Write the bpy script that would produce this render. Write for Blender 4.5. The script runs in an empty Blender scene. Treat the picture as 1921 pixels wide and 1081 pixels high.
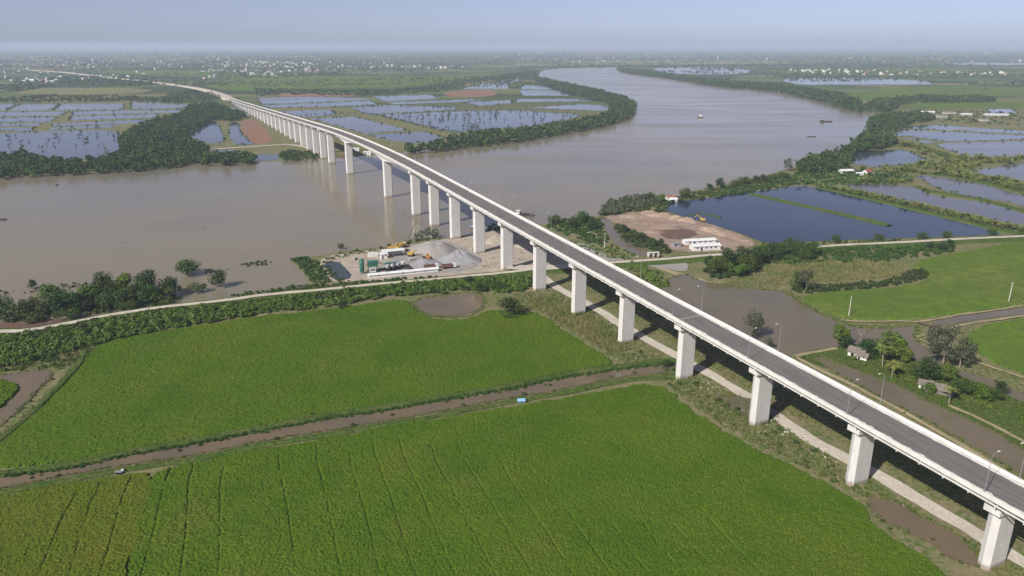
import bpy, bmesh, math, random
import numpy as np
from mathutils import Vector, Matrix
R = math.radians
random.seed(7); rng = np.random.default_rng(11)
scn = bpy.context.scene
COL = scn.collection

# ------------------------------------------------------------------ camera
FPX, YH, CX, CY, H = 1400.0, 86.0, 960.5, 540.5, 120.88
TH = math.atan((CY - YH) / FPX)
cd = bpy.data.cameras.new('camera'); cam = bpy.data.objects.new('camera', cd); COL.objects.link(cam)
cd.sensor_width = 36; cd.lens = FPX / 1921 * 36; cd.clip_start = 1; cd.clip_end = 200000
cam.location = (0, 0, H); cam.rotation_euler = (math.pi / 2 - TH, 0, 0)
scn.camera = cam

# ------------------------------------------------------------------ sky, sun, exposure
SUN_EL = R(38); SUN_AZ = math.atan2(-0.68, -0.73)          # azimuth from +Y towards +X
world = bpy.data.worlds.new('World'); scn.world = world; world.use_nodes = True
nt = world.node_tree
sky = nt.nodes.new('ShaderNodeTexSky'); sky.sky_type = 'NISHITA'; sky.sun_disc = False
sky.sun_elevation = SUN_EL; sky.sun_rotation = SUN_AZ % (2 * math.pi)
sky.altitude = 100; sky.air_density = 0.5; sky.dust_density = 0.6; sky.ozone_density = 7.0
wb = nt.nodes.new('ShaderNodeHueSaturation'); wb.inputs['Hue'].default_value = 0.519; wb.inputs['Saturation'].default_value = 0.58      # hazy air pales the whole sky
nt.links.new(sky.outputs[0], wb.inputs['Color']); nt.links.new(wb.outputs[0], nt.nodes['Background'].inputs[0])
nt.nodes['Background'].inputs[1].default_value = 0.087
sl = bpy.data.lights.new('sun', 'SUN'); sl.energy = 4.8; sl.angle = R(0.53); sl.color = (1, 0.95, 0.87)
so = bpy.data.objects.new('sun', sl); COL.objects.link(so)
sd = Vector((math.sin(SUN_AZ) * math.cos(SUN_EL), math.cos(SUN_AZ) * math.cos(SUN_EL), math.sin(SUN_EL)))
so.rotation_euler = sd.to_track_quat('Z', 'Y').to_euler(); so.location = (-200, -200, 400)
vs = scn.view_settings; vs.view_transform = 'Standard'; vs.look = 'None'; vs.exposure = 0.25; vs.gamma = 1
scn.cycles.max_bounces = 6; scn.cycles.volume_bounces = 1; scn.cycles.transparent_max_bounces = 6
scn.cycles.diffuse_bounces = 3; scn.cycles.glossy_bounces = 3
scn.cycles.use_denoising = True

# ------------------------------------------------------------------ pixel of the survey picture -> ground point
ct, st = math.cos(TH), math.sin(TH)
def G(p, z=0.0):
    p = np.asarray(p, float)
    x = (p[..., 0] - CX) / FPX; y = (p[..., 1] - CY) / FPX
    dz = -st - y * ct; t = (H - z) / (-dz)
    return np.stack([x * t, (ct - y * st) * t], -1)
def dist(xy): return math.hypot(math.hypot(*xy), H)

# ------------------------------------------------------------------ materials
def mat(name, col, rough=0.85, var=None, scale=1.0, fine=None, fscale=6.0, bump=0.0, bscale=4.0, isl=0.0, rnd=0.0,
        spec=0.3, metal=0.0, trans=0.0, detail=5.0, stretch=None, obj=False):
    m = bpy.data.materials.new(name); m.use_nodes = True
    n = m.node_tree.nodes; l = m.node_tree.links; b = n['Principled BSDF']
    b.inputs['Roughness'].default_value = rough; b.inputs['Metallic'].default_value = metal
    b.inputs['Specular IOR Level'].default_value = spec
    out = None
    tc = n.new('ShaderNodeNewGeometry'); pos = tc.outputs['Position']
    if obj: pos = n.new('ShaderNodeTexCoord').outputs['Object']
    if stretch:
        mp0 = n.new('ShaderNodeMapping'); mp0.inputs['Scale'].default_value = stretch; l.new(pos, mp0.inputs[0]); pos = mp0.outputs[0]
    def noise(sc, det=detail):
        t = n.new('ShaderNodeTexNoise'); t.inputs['Scale'].default_value = sc; t.inputs['Detail'].default_value = det
        t.inputs['Roughness'].default_value = 0.6
        l.new(pos, t.inputs['Vector']); return t
    def rgb(c):
        r = n.new('ShaderNodeRGB'); r.outputs[0].default_value = (*c, 1); return r.outputs[0]
    out = rgb(col)
    def mix(fac, a, c, typ='MIX'):
        x = n.new('ShaderNodeMix'); x.data_type = 'RGBA'; x.blend_type = typ
        if isinstance(fac, float): x.inputs[0].default_value = fac
        else: l.new(fac, x.inputs[0])
        l.new(a, x.inputs[6]); l.new(c, x.inputs[7]); return x.outputs[2]
    def ramp(src, lo, hi):
        r = n.new('ShaderNodeMapRange'); r.inputs[1].default_value = lo; r.inputs[2].default_value = hi
        l.new(src, r.inputs[0]); return r.outputs[0]
    if var:
        for k, c in enumerate(var):
            out = mix(ramp(noise(scale * (1 + 0.73 * k)).outputs[0], 0.42 + .04 * k, 0.62 + .04 * k), out, rgb(c))
    if fine:
        out = mix(ramp(noise(fscale, 3).outputs[0], 0.4, 0.66), out, rgb(fine))
    if isl or rnd:
        hs = n.new('ShaderNodeHueSaturation'); l.new(out, hs.inputs['Color'])
        if isl:
            r = n.new('ShaderNodeMapRange'); r.inputs[3].default_value = 1 - isl; r.inputs[4].default_value = 1 + isl
            l.new(tc.outputs['Random Per Island'], r.inputs[0]); l.new(r.outputs[0], hs.inputs['Value'])
        if rnd:
            oi = n.new('ShaderNodeObjectInfo')
            r = n.new('ShaderNodeMapRange'); r.inputs[3].default_value = .5 - rnd * .06; r.inputs[4].default_value = .5 + rnd * .05
            l.new(oi.outputs['Random'], r.inputs[0]); l.new(r.outputs[0], hs.inputs['Hue'])
        out = hs.outputs[0]
    l.new(out, b.inputs['Base Color'])
    if bump:
        bp_ = n.new('ShaderNodeBump'); bp_.inputs['Strength'].default_value = bump; bp_.inputs['Distance'].default_value = 0.3
        l.new(noise(bscale, 4).outputs[0], bp_.inputs['Height']); l.new(bp_.outputs[0], b.inputs['Normal'])
    if trans:
        tr = n.new('ShaderNodeBsdfTranslucent'); l.new(out, tr.inputs[0])
        ms = n.new('ShaderNodeMixShader'); ms.inputs[0].default_value = trans
        l.new(b.outputs[0], ms.inputs[1]); l.new(tr.outputs[0], ms.inputs[2])
        l.new(ms.outputs[0], n['Material Output'].inputs[0])
    return m
def water(name, col, var=None, rough=0.12, bump=0.05, bscale=0.6, scale=0.01):
    m = mat(name, col, rough, var=[var] if var else None, scale=scale, bump=bump, bscale=bscale, spec=0.5)
    n = m.node_tree.nodes; l = m.node_tree.links; n['Principled BSDF'].inputs['IOR'].default_value = 1.33
    g = n.new('ShaderNodeNewGeometry'); mp = n.new('ShaderNodeMapping'); mp.inputs['Scale'].default_value = (.004, .016, 1); mp.inputs['Rotation'].default_value = (0, 0, -.25)
    t = n.new('ShaderNodeTexNoise'); t.inputs['Scale'].default_value = 1.0; t.inputs['Detail'].default_value = 6      # cat's paws of wind on the water
    r = n.new('ShaderNodeMapRange'); r.inputs[1].default_value = .35; r.inputs[2].default_value = .68; r.inputs[3].default_value = rough * .75; r.inputs[4].default_value = rough * 1.6
    l.new(g.outputs['Position'], mp.inputs[0]); l.new(mp.outputs[0], t.inputs[0]); l.new(t.outputs[0], r.inputs[0]); l.new(r.outputs[0], n['Principled BSDF'].inputs['Roughness'])
    return m
M = {}
M['river'] = water('river_water', (0.222, 0.187, 0.12), (0.172, 0.157, 0.118), rough=0.16, bump=0.10, bscale=0.35, scale=0.0035)
M['brown'] = water('brown_water', (0.158, 0.128, 0.08), (0.13, 0.112, 0.075), rough=0.08, bump=0.03, bscale=0.8, scale=0.03)
M['canal'] = water('canal_water', (0.16, 0.12, 0.074), (0.13, 0.106, 0.07), rough=0.07, bump=0.03, bscale=0.8, scale=0.05)
M['blue'] = water('blue_water', (0.008, 0.022, 0.05), (0.012, 0.03, 0.06), rough=0.08, bump=0.06, bscale=0.9, scale=0.02)
M['pond'] = water('pond_water', (0.035, 0.05, 0.066), (0.055, 0.062, 0.07), rough=0.09, bump=0.05, bscale=0.5, scale=0.01)
M['greyp'] = water('grey_pond_water', (0.10, 0.095, 0.10), (0.085, 0.085, 0.095), rough=0.12, bump=0.05, bscale=0.5, scale=0.01)
M['green_p'] = water('retention_water', (0.035, 0.05, 0.05), (0.05, 0.055, 0.05), rough=0.08, bump=0.03)
M['mud'] = mat('mud', (0.13, 0.075, 0.05), 0.6, [(0.09, 0.065, 0.055)], 0.03, (0.16, 0.11, 0.08), 0.4)
M['redearth'] = mat('red_earth', (0.25, 0.12, 0.075), 0.9, [(0.2, 0.13, 0.08)], 0.02)
M['soil'] = mat('soil', (0.34, 0.25, 0.19), 0.95, [(0.21, 0.145, 0.11), (0.43, 0.34, 0.27)], 0.07, (0.22, 0.16, 0.12), 0.9, bump=0.6, bscale=0.8)
M['sand'] = mat('sand', (0.43, 0.36, 0.285), 0.95, [(0.29, 0.26, 0.23), (0.5, 0.43, 0.35)], 0.09, (0.3, 0.26, 0.2), 1.2, bump=0.5, bscale=1.2)
M['gravel'] = mat('grey_gravel', (0.28, 0.28, 0.29), 0.95, [(0.33, 0.33, 0.34)], 0.15, (0.22, 0.22, 0.235), 4.0, bump=0.6, bscale=5)
M['tangravel'] = mat('tan_gravel', (0.34, 0.31, 0.28), 0.95, [(0.28, 0.28, 0.29)], 0.1, (0.27, 0.25, 0.23), 3.0, bump=0.6, bscale=4)
M['road'] = mat('pale_road', (0.56, 0.5, 0.42), 0.95, [(0.46, 0.40, 0.33), (0.6, 0.55, 0.48)], 0.12, (0.43, 0.38, 0.31), 1.1, bump=0.2, bscale=2)
M['path'] = mat('dirt_path', (0.40, 0.32, 0.2), 0.95, [(0.25, 0.23, 0.11)], 0.12, (0.3, 0.25, 0.15), 1.0)
M['grass'] = mat('grass', (0.08, 0.13, 0.025), 0.9, [(0.055, 0.105, 0.017), (0.12, 0.13, 0.045)], 0.06, (0.04, 0.062, 0.014), 0.9, bump=0.8, bscale=1.6, spec=0.06)
M['rice'] = mat('rice', (0.072, 0.13, 0.011), 0.75, [(0.1, 0.144, 0.015), (0.056, 0.112, 0.009), (0.105, 0.13, 0.02)], 0.02, (0.045, 0.088, 0.004), 2.4, spec=0.04)
M['riceY'] = mat('ripening_rice', (0.098, 0.126, 0.011), 0.75, [(0.118, 0.126, 0.016), (0.08, 0.122, 0.01)], 0.06, (0.06, 0.09, 0.008), 1.5, spec=0.04)
M['field'] = mat('green_field', (0.10, 0.165, 0.02), 0.9, spec=0.04, var=[(0.135, 0.17, 0.035), (0.078, 0.135, 0.02)], scale=0.012, fine=(0.085, 0.125, 0.022), fscale=0.15)
M['yfield'] = mat('yellow_field', (0.19, 0.19, 0.06), 0.9, [(0.14, 0.16, 0.05)], 0.01, (0.16, 0.15, 0.06), 0.1)
M['leaf'] = mat('leaf', (0.06, 0.105, 0.018), 0.6, isl=0.45, rnd=0.6, trans=0.22, spec=0.25)
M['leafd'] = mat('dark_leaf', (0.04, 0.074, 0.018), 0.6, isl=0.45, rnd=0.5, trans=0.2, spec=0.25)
M['leafb'] = mat('bright_leaf', (0.095, 0.16, 0.02), 0.55, isl=0.4, rnd=0.5, trans=0.25, spec=0.3)
M['leafg'] = mat('grey_leaf', (0.085, 0.1, 0.055), 0.7, isl=0.4, rnd=0.4, trans=0.15, spec=0.2)
M['leaff'] = mat('far_leaf', (0.05, 0.09, 0.024), 0.8, [(0.075, 0.118, 0.03), (0.04, 0.075, 0.022)], 0.025, isl=0.5, trans=0.15, spec=0.1)
M['palm'] = mat('palm_frond', (0.17, 0.21, 0.05), 0.5, isl=0.35, rnd=0.6, trans=0.2, spec=0.35)
M['reed'] = mat('dry_reed', (0.25, 0.23, 0.09), 0.85, [(0.15, 0.19, 0.05)], 0.08, isl=0.4, trans=0.2)
M['tuft'] = mat('grass_tuft', (0.13, 0.185, 0.035), 0.8, [(0.2, 0.19, 0.06), (0.085, 0.15, 0.025)], 0.06, isl=0.4, trans=0.25)
M['bark'] = mat('bark', (0.13, 0.10, 0.075), 0.95, fine=(0.08, 0.06, 0.045), fscale=5)
M['palebark'] = mat('pale_bark', (0.3, 0.27, 0.23), 0.95, fine=(0.2, 0.17, 0.14), fscale=5)
M['conc'] = mat('concrete', (0.60, 0.58, 0.555), 0.85, [(0.53, 0.515, 0.495), (0.63, 0.61, 0.585)], 0.5, (0.57, 0.55, 0.53), 1.6, stretch=(1, 1, .28))
M['concw'] = mat('pale_concrete', (0.66, 0.64, 0.61), 0.85, [(0.54, 0.52, 0.49)], 0.35, (0.56, 0.54, 0.51), 2.4, stretch=(1, 1, .5))
M['asph'] = mat('asphalt', (0.135, 0.123, 0.119), 0.9, [(0.175, 0.158, 0.15), (0.11, 0.102, 0.10)], 0.8, (0.17, 0.155, 0.148), 1.6, stretch=(.06, 1, 1), obj=True)
M['joint'] = mat('joint_filler', (0.33, 0.31, 0.3), 0.9)
M['steel'] = mat('galvanised_steel', (0.42, 0.43, 0.44), 0.45, metal=0.6, spec=0.5)
M['white'] = mat('white_paint', (0.68, 0.68, 0.66), 0.5, [(0.66, 0.65, 0.62)], 0.5)
M['wroof'] = mat('white_sheet_roof', (0.72, 0.73, 0.74), 0.45, [(0.6, 0.6, 0.6)], 0.4)
M['groof'] = mat('grey_roof', (0.25, 0.235, 0.225), 0.85, [(0.18, 0.165, 0.155)], 0.5)
M['rroof'] = mat('red_roof', (0.30, 0.10, 0.065), 0.85, [(0.22, 0.085, 0.06)], 0.3)
M['green'] = mat('green_machine_paint', (0.03, 0.13, 0.095), 0.5, [(0.045, 0.15, 0.115)], 0.8)
M['yellow'] = mat('yellow_machine_paint', (0.5, 0.33, 0.06), 0.5, [(0.4, 0.25, 0.06)], 0.9)
M['orange'] = mat('orange_machine_paint', (0.42, 0.2, 0.05), 0.5)
M['dark'] = mat('dark_rubber', (0.025, 0.025, 0.027), 0.8)
M['glass'] = mat('dark_glass', (0.02, 0.025, 0.03), 0.1, spec=0.6)
M['hull'] = mat('dark_hull', (0.05, 0.045, 0.05), 0.6, [(0.09, 0.055, 0.045)], 0.4)
M['rust'] = mat('rusty_bed', (0.2, 0.1, 0.07), 0.8, [(0.14, 0.08, 0.06)], 0.6)
M['bluetarp'] = mat('blue_tarp', (0.22, 0.42, 0.62), 0.6, [(0.3, 0.48, 0.66)], 1.0)
M['greytarp'] = mat('grey_tarp', (0.36, 0.37, 0.43), 0.6, [(0.26, 0.27, 0.32)], 1.2)
M['wood'] = mat('weathered_wood', (0.15, 0.11, 0.08), 0.9, fine=(0.09, 0.07, 0.05), fscale=4)
M['thatch'] = mat('thatch', (0.2, 0.17, 0.14), 0.95, [(0.14, 0.12, 0.1)], 0.8, bump=0.5)
M['drum'] = mat('mixer_drum', (0.5, 0.5, 0.51), 0.5, [(0.36, 0.36, 0.38)], 0.7)
M['stone'] = mat('pale_rubble', (0.5, 0.46, 0.4), 0.95, isl=0.3)

def tide_mark(m):
    n = m.node_tree.nodes; l = m.node_tree.links; b = n['Principled BSDF']; src = b.inputs['Base Color'].links[0].from_socket
    g = n.new('ShaderNodeNewGeometry'); sx = n.new('ShaderNodeSeparateXYZ'); l.new(g.outputs['Position'], sx.inputs[0])
    t = n.new('ShaderNodeTexNoise'); t.inputs['Scale'].default_value = .9; l.new(g.outputs['Position'], t.inputs[0])
    a = n.new('ShaderNodeMath'); a.operation = 'MULTIPLY_ADD'; l.new(t.outputs[0], a.inputs[0]); a.inputs[1].default_value = -2.2; l.new(sx.outputs[2], a.inputs[2])
    r = n.new('ShaderNodeMapRange'); r.inputs[1].default_value = -.4; r.inputs[2].default_value = .6; r.inputs[3].default_value = .85; r.inputs[4].default_value = 0; l.new(a.outputs[0], r.inputs[0])
    x = n.new('ShaderNodeMix'); x.data_type = 'RGBA'; l.new(r.outputs[0], x.inputs[0]); l.new(src, x.inputs[6]); x.inputs[7].default_value = (.27, .22, .16, 1); l.new(x.outputs[2], b.inputs['Base Color'])
tide_mark(M['conc'])
# the broad plain: scrub near, patchwork of fields far away
def ground_material():
    m = mat('plain', (0.095, 0.135, 0.032), 0.95, [(0.19, 0.17, 0.085), (0.06, 0.108, 0.02)], 0.055, (0.23, 0.19, 0.12), 0.6, bump=0.7, bscale=1.3, spec=0.06)
    n = m.node_tree.nodes; l = m.node_tree.links; b = n['Principled BSDF']
    near = b.inputs['Base Color'].links[0].from_socket
    g = n.new('ShaderNodeNewGeometry')
    mp = n.new('ShaderNodeMapping'); mp.inputs['Scale'].default_value = (0.0016, 0.0034, 0); mp.inputs['Rotation'].default_value = (0, 0, 0.3)
    l.new(g.outputs['Position'], mp.inputs['Vector'])
    v = n.new('ShaderNodeTexVoronoi'); v.distance = 'CHEBYCHEV'; v.inputs['Scale'].default_value = 1.6
    l.new(mp.outputs[0], v.inputs['Vector'])
    cr = n.new('ShaderNodeValToRGB'); cr.color_ramp.interpolation = 'CONSTANT'
    e = cr.color_ramp.elements
    cols = [(0.085, 0.125, 0.035), (0.13, 0.15, 0.05), (0.06, 0.095, 0.03), (0.17, 0.16, 0.075), (0.10, 0.13, 0.045), (0.045, 0.07, 0.03)]
    e[0].color = (*cols[0], 1); e[0].position = 0; e[1].color = (*cols[1], 1); e[1].position = 0.2
    for k in range(2, 6):
        q = e.new(0.16 * k + .04); q.color = (*cols[k], 1)
    sep = n.new('ShaderNodeSeparateColor'); l.new(v.outputs['Color'], sep.inputs[0]); l.new(sep.outputs[0], cr.inputs[0])
    nz = n.new('ShaderNodeTexNoise'); nz.inputs['Scale'].default_value = 0.004; nz.inputs['Detail'].default_value = 7
    l.new(g.outputs['Position'], nz.inputs['Vector'])
    mr = n.new('ShaderNodeMapRange'); mr.inputs[1].default_value = .48; mr.inputs[2].default_value = .6; l.new(nz.outputs[0], mr.inputs[0])
    dk = n.new('ShaderNodeMix'); dk.data_type = 'RGBA'; l.new(mr.outputs[0], dk.inputs[0]); l.new(cr.outputs[0], dk.inputs[6])
    dk.inputs[7].default_value = (0.05, 0.078, 0.032, 1)
    sx = n.new('ShaderNodeSeparateXYZ'); l.new(g.outputs['Position'], sx.inputs[0])
    f = n.new('ShaderNodeMapRange'); f.inputs[1].default_value = 1300; f.inputs[2].default_value = 2000; l.new(sx.outputs[1], f.inputs[0])
    mx = n.new('ShaderNodeMix'); mx.data_type = 'RGBA'; l.new(f.outputs[0], mx.inputs[0]); l.new(near, mx.inputs[6]); l.new(dk.outputs[2], mx.inputs[7])
    l.new(mx.outputs[2], b.inputs['Base Color'])
    return m
M['plain'] = ground_material()

# ------------------------------------------------------------------ mesh helpers
def tag(o, label=None, cat=None, group=None, kind=None):
    if label: o['label'] = label
    if cat: o['category'] = cat
    if group: o['group'] = group
    if kind: o['kind'] = kind
    return o
def link(name, me, parent=None):
    o = bpy.data.objects.new(name, me); COL.objects.link(o)
    if parent: o.parent = parent
    return o
def empty(name, loc, rz=0.0, scale=1.0, label=None, cat=None, group=None):
    o = bpy.data.objects.new(name, None); COL.objects.link(o); o.empty_display_size = 0.5
    o.location = loc; o.rotation_euler = (0, 0, rz); o.scale = (scale,) * 3
    return tag(o, label, cat, group)
def np_mesh(name, V, F, m, smooth=False):
    """V (n,3), F (k,3 or 4) -> mesh datablock, fast"""
    V = np.asarray(V, np.float32); F = np.asarray(F, np.int32); k = F.shape[1]
    me = bpy.data.meshes.new(name); me.vertices.add(len(V)); me.vertices.foreach_set('co', V.ravel())
    me.loops.add(F.size); me.loops.foreach_set('vertex_index', F.ravel())
    me.polygons.add(len(F)); me.polygons.foreach_set('loop_start', np.arange(0, F.size, k, dtype=np.int32))
    try: me.polygons.foreach_set('loop_total', np.full(len(F), k, np.int32))
    except Exception: pass
    me.polygons.foreach_set('use_smooth', np.full(len(F), smooth, bool))
    me.update(calc_edges=True); me.validate()
    me.materials.append(m)
    return me
class MB:
    """a small mesh collector: boxes, bars, prisms, lofts; several materials by slot"""
    def __init__(s): s.v = []; s.f = []; s.mi = []; s.mats = []
    def slot(s, m):
        if m not in s.mats: s.mats.append(m)
        return s.mats.index(m)
    def add(s, V, F, m):
        b = len(s.v); s.v += [tuple(p) for p in V]; s.f += [tuple(i + b for i in f) for f in F]; s.mi += [s.slot(m)] * len(F); return s
    def box(s, c, d, m, rz=0.0, ry=0.0, taper=1.0):
        x, y, z = d[0] / 2, d[1] / 2, d[2] / 2
        P = [(-x, -y, -z), (x, -y, -z), (x, y, -z), (-x, y, -z)] + [(a * taper, b * taper, z) for a, b in ((-x, -y), (x, -y), (x, y), (-x, y))]
        Mx = Matrix.Translation(c) @ Matrix.Rotation(rz, 4, 'Z') @ Matrix.Rotation(ry, 4, 'Y')
        return s.add([Mx @ Vector(p) for p in P], [(3, 2, 1, 0), (4, 5, 6, 7), (0, 1, 5, 4), (1, 2, 6, 5), (2, 3, 7, 6), (3, 0, 4, 7)], m)
    def bar(s, a, b, r0, m, r1=None, n=6):
        a = Vector(a); b = Vector(b); r1 = r0 if r1 is None else r1
        q = (b - a).to_track_quat('Z', 'Y')
        V = [a + q @ Vector((r0 * math.cos(2 * math.pi * i / n), r0 * math.sin(2 * math.pi * i / n), 0)) for i in range(n)] + \
            [b + q @ Vector((r1 * math.cos(2 * math.pi * i / n), r1 * math.sin(2 * math.pi * i / n), 0)) for i in range(n)]
        F = [(i, (i + 1) % n, n + (i + 1) % n, n + i) for i in range(n)] + [tuple(range(n - 1, -1, -1)), tuple(range(n, 2 * n))]
        return s.add(V, F, m)
    def loft(s, rings, m, cap=True, closed=True):
        n = len(rings[0]); V = [p for r in rings for p in r]; F = []
        for k in range(len(rings) - 1):
            for i in range(n if closed else n - 1):
                j = (i + 1) % n; F.append((k * n + i, k * n + j, (k + 1) * n + j, (k + 1) * n + i))
        if cap: F += [tuple(range(n - 1, -1, -1)), tuple((len(rings) - 1) * n + i for i in range(n))]
        return s.add(V, F, m)
    def prism(s, poly, z0, z1, m):
        return s.loft([[(x, y, z0) for x, y in poly], [(x, y, z1) for x, y in poly]], m)
    def gable(s, c, L, W, h, m, over=0.0, axis='x', rz=0.0, thick=0.12):
        """a gable roof of two slopes, ridge along local x, eaves at c.z"""
        a, b = L / 2 + over, W / 2 + over
        prof = [(-b, -over * h / (W / 2)), (0, h), (b, -over * h / (W / 2)), (b, -over * h / (W / 2) - thick), (0, h - thick), (-b, -over * h / (W / 2) - thick)]
        Mx = Matrix.Translation(c) @ Matrix.Rotation(rz, 4, 'Z')
        r0 = [Mx @ Vector((-a, y, z)) for y, z in prof]; r1 = [Mx @ Vector((a, y, z)) for y, z in prof]
        n = 6; V = r0 + r1; F = [(i, i + n, (i + 1) % n + n, (i + 1) % n) for i in range(n)] + [(0, 1, 4, 5), (1, 2, 3, 4), (11, 10, 7, 6), (10, 9, 8, 7)]
        return s.add(V, F, m)
    def mesh(s, name, smooth=False):
        me = bpy.data.meshes.new(name); me.from_pydata(s.v, [], s.f)
        for m in s.mats: me.materials.append(m)
        me.polygons.foreach_set('material_index', s.mi); me.polygons.foreach_set('use_smooth', [smooth] * len(s.f))
        bm = bmesh.new(); bm.from_mesh(me); bmesh.ops.recalc_face_normals(bm, faces=bm.faces); bm.to_mesh(me); bm.free()
        me.update(); return me
    def build(s, name, parent=None, smooth=False): return link(name, s.mesh(name, smooth), parent)
def copy_tree(o, parent=None):
    c = o.copy(); COL.objects.link(c); c.parent = parent
    for ch in list(o.children): copy_tree(ch, c)
    return c

# ------------------------------------------------------------------ plan geometry
def chaikin(p, n=2, closed=True):
    p = np.asarray(p, float)
    for _ in range(n):
        if closed:
            q = np.roll(p, -1, 0); p = np.stack([.75 * p + .25 * q, .25 * p + .75 * q], 1).reshape(-1, 2)
        else:
            a, b = p[:-1], p[1:]; q = np.stack([.75 * a + .25 * b, .25 * a + .75 * b], 1).reshape(-1, 2)
            p = np.vstack([p[:1], q, p[-1:]])
    return p
def resample(p, step, closed=False):
    p = np.asarray(p, float)
    if closed: p = np.vstack([p, p[:1]])
    d = np.r_[0, np.cumsum(np.linalg.norm(np.diff(p, axis=0), axis=1))]
    n = max(2, int(d[-1] / step) + 1); t = np.linspace(0, d[-1], n)
    q = np.stack([np.interp(t, d, p[:, k]) for k in (0, 1)], -1)
    return q[:-1] if closed else q
def normals(p):
    t = np.gradient(p, axis=0); t /= np.linalg.norm(t, axis=1)[:, None] + 1e-9
    return np.stack([t[:, 1], -t[:, 0]], -1)          # to the right of travel
def inside(P, poly):
    x, y = P[:, 0], P[:, 1]; c = np.zeros(len(P), bool); a = poly; b = np.roll(poly, -1, 0)
    for (x0, y0), (x1, y1) in zip(a, b):
        if y0 == y1: continue
        k = ((y0 > y) != (y1 > y)) & (x < (x1 - x0) * (y - y0) / (y1 - y0) + x0); c ^= k
    return c
def area(p): return abs(np.sum(p[:, 0] * np.roll(p[:, 1], -1) - p[:, 1] * np.roll(p[:, 0], -1))) / 2
def sample(poly, n, minwall=None):
    lo, hi = poly.min(0), poly.max(0); out = np.zeros((0, 2)); n = int(n)
    while len(out) < n:
        q = rng.uniform(lo, hi, (max(200, 2 * n), 2)); out = np.vstack([out, q[inside(q, poly)]])
    return out[:n]
def vnoise(P, sc, seed=0):
    """cheap smooth value noise in plan, 0..1"""
    r = np.random.default_rng(seed).random((64, 64)); q = P / sc; i = np.floor(q).astype(int); f = q - i; f = f * f * (3 - 2 * f)
    g = lambda a, b: r[(i[:, 0] + a) % 64, (i[:, 1] + b) % 64]
    return (g(0, 0) * (1 - f[:, 0]) + g(1, 0) * f[:, 0]) * (1 - f[:, 1]) + (g(0, 1) * (1 - f[:, 0]) + g(1, 1) * f[:, 0]) * f[:, 1]
OUT = {}
ZW = [0.02]
def sheet(name, px, m, z=None, kind='structure', smooth=2, jit=0.0, raw=False):
    p = np.asarray(px, float) if raw else G(px)
    if smooth: p = chaikin(p, smooth)
    if jit:
        p = resample(p, max(2.0, jit * 2.5), True); p = p + rng.normal(0, jit, p.shape) * .6
    if z is None: ZW[0] += 0.003; z = ZW[0]
    bm = bmesh.new(); vs_ = [bm.verts.new((x, y, z)) for x, y in p]; f = bm.faces.new(vs_); f.normal_update()
    if f.normal.z < 0: f.normal_flip()
    bmesh.ops.triangulate(bm, faces=[f], ngon_method='EAR_CLIP')
    me = bpy.data.meshes.new(name); bm.to_mesh(me); bm.free(); me.materials.append(M[m])
    o = link(name, me); tag(o, kind=kind)
    return o, p
def ribbon(name, px, w, m, z=0.06, kind='structure', zpx=None, jit=0.25, prof=None, raw=False):
    """a road, or with prof [(offset, dz), ...] a bank of that cross section"""
    c = np.asarray(px, float) if raw else G(px, z if zpx is None else zpx)
    c = resample(chaikin(c, 2, False), 3.0 if not raw else 3.0); nn = normals(c)
    prof = prof or [(-w / 2, 0), (w / 2, 0)]
    rows = []
    for k, (o_, dz) in enumerate(prof):
        jj = rng.normal(0, jit, len(c)); jj = np.convolve(jj, [.25, .5, .25], 'same')
        rows.append(np.c_[c + nn * (o_ + jj)[:, None], np.full(len(c), z + dz) + (rng.normal(0, .06, len(c)) if dz else 0)])
    n = len(c); V = np.vstack(rows); F = []
    for k in range(len(prof) - 1):
        i = np.arange(n - 1); F.append(np.stack([k * n + i, (k + 1) * n + i, (k + 1) * n + i + 1, k * n + i + 1], -1))
    o = link(name, np_mesh(name, V, np.vstack(F)[:, ::-1] * 1, M[m])); tag(o, kind=kind)
    bm = bmesh.new(); bm.from_mesh(o.data); bmesh.ops.recalc_face_normals(bm, faces=bm.faces)
    if sum(f.normal.z * f.calc_area() for f in bm.faces) < 0: bmesh.ops.reverse_faces(bm, faces=bm.faces)
    bm.to_mesh(o.data); bm.free()
    return o, c

# ------------------------------------------------------------------ foliage prototypes (numpy)
def leaf_quads(P, N, size, seed):
    r = np.random.default_rng(seed); n = len(P)
    N = N + r.normal(0, .55, N.shape); N /= np.linalg.norm(N, axis=1)[:, None]
    a = np.cross(N, r.normal(size=N.shape)); a /= np.linalg.norm(a, axis=1)[:, None]; b = np.cross(N, a)
    s = size * r.uniform(.6, 1.35, n)[:, None]; k = r.uniform(.55, .9, n)[:, None]
    V = np.stack([P - a * s, P - b * s * k, P + a * s, P + b * s * k], 1).reshape(-1, 3)
    return V, np.arange(4 * n).reshape(n, 4)
def crown(nl, n, size, seed, rx=.36, rz=.30, cz=.66, spread=.62, lr=(.35, .6)):
    r = np.random.default_rng(seed); Ps = []; Ns = []
    for k in range(nl):
        d = r.normal(size=3); d /= np.linalg.norm(d); d[2] = d[2] * .9 + .1
        c = np.array([d[0] * rx * spread, d[1] * rx * spread, cz + d[2] * rz * spread]) if k else np.array([0, 0, cz])
        q = r.uniform(*lr) * rx; m_ = n // nl
        e = r.normal(size=(m_, 3)); e /= np.linalg.norm(e, axis=1)[:, None]
        rad = q * r.uniform(.55, 1.08, m_)[:, None]
        Ps.append(c + e * rad * [1, 1, rz / rx * .95]); Ns.append(e + [0, 0, .35])
    P = np.vstack(Ps); N = np.vstack(Ns)
    return leaf_quads(P, N / np.linalg.norm(N, axis=1)[:, None], size, seed)
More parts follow.
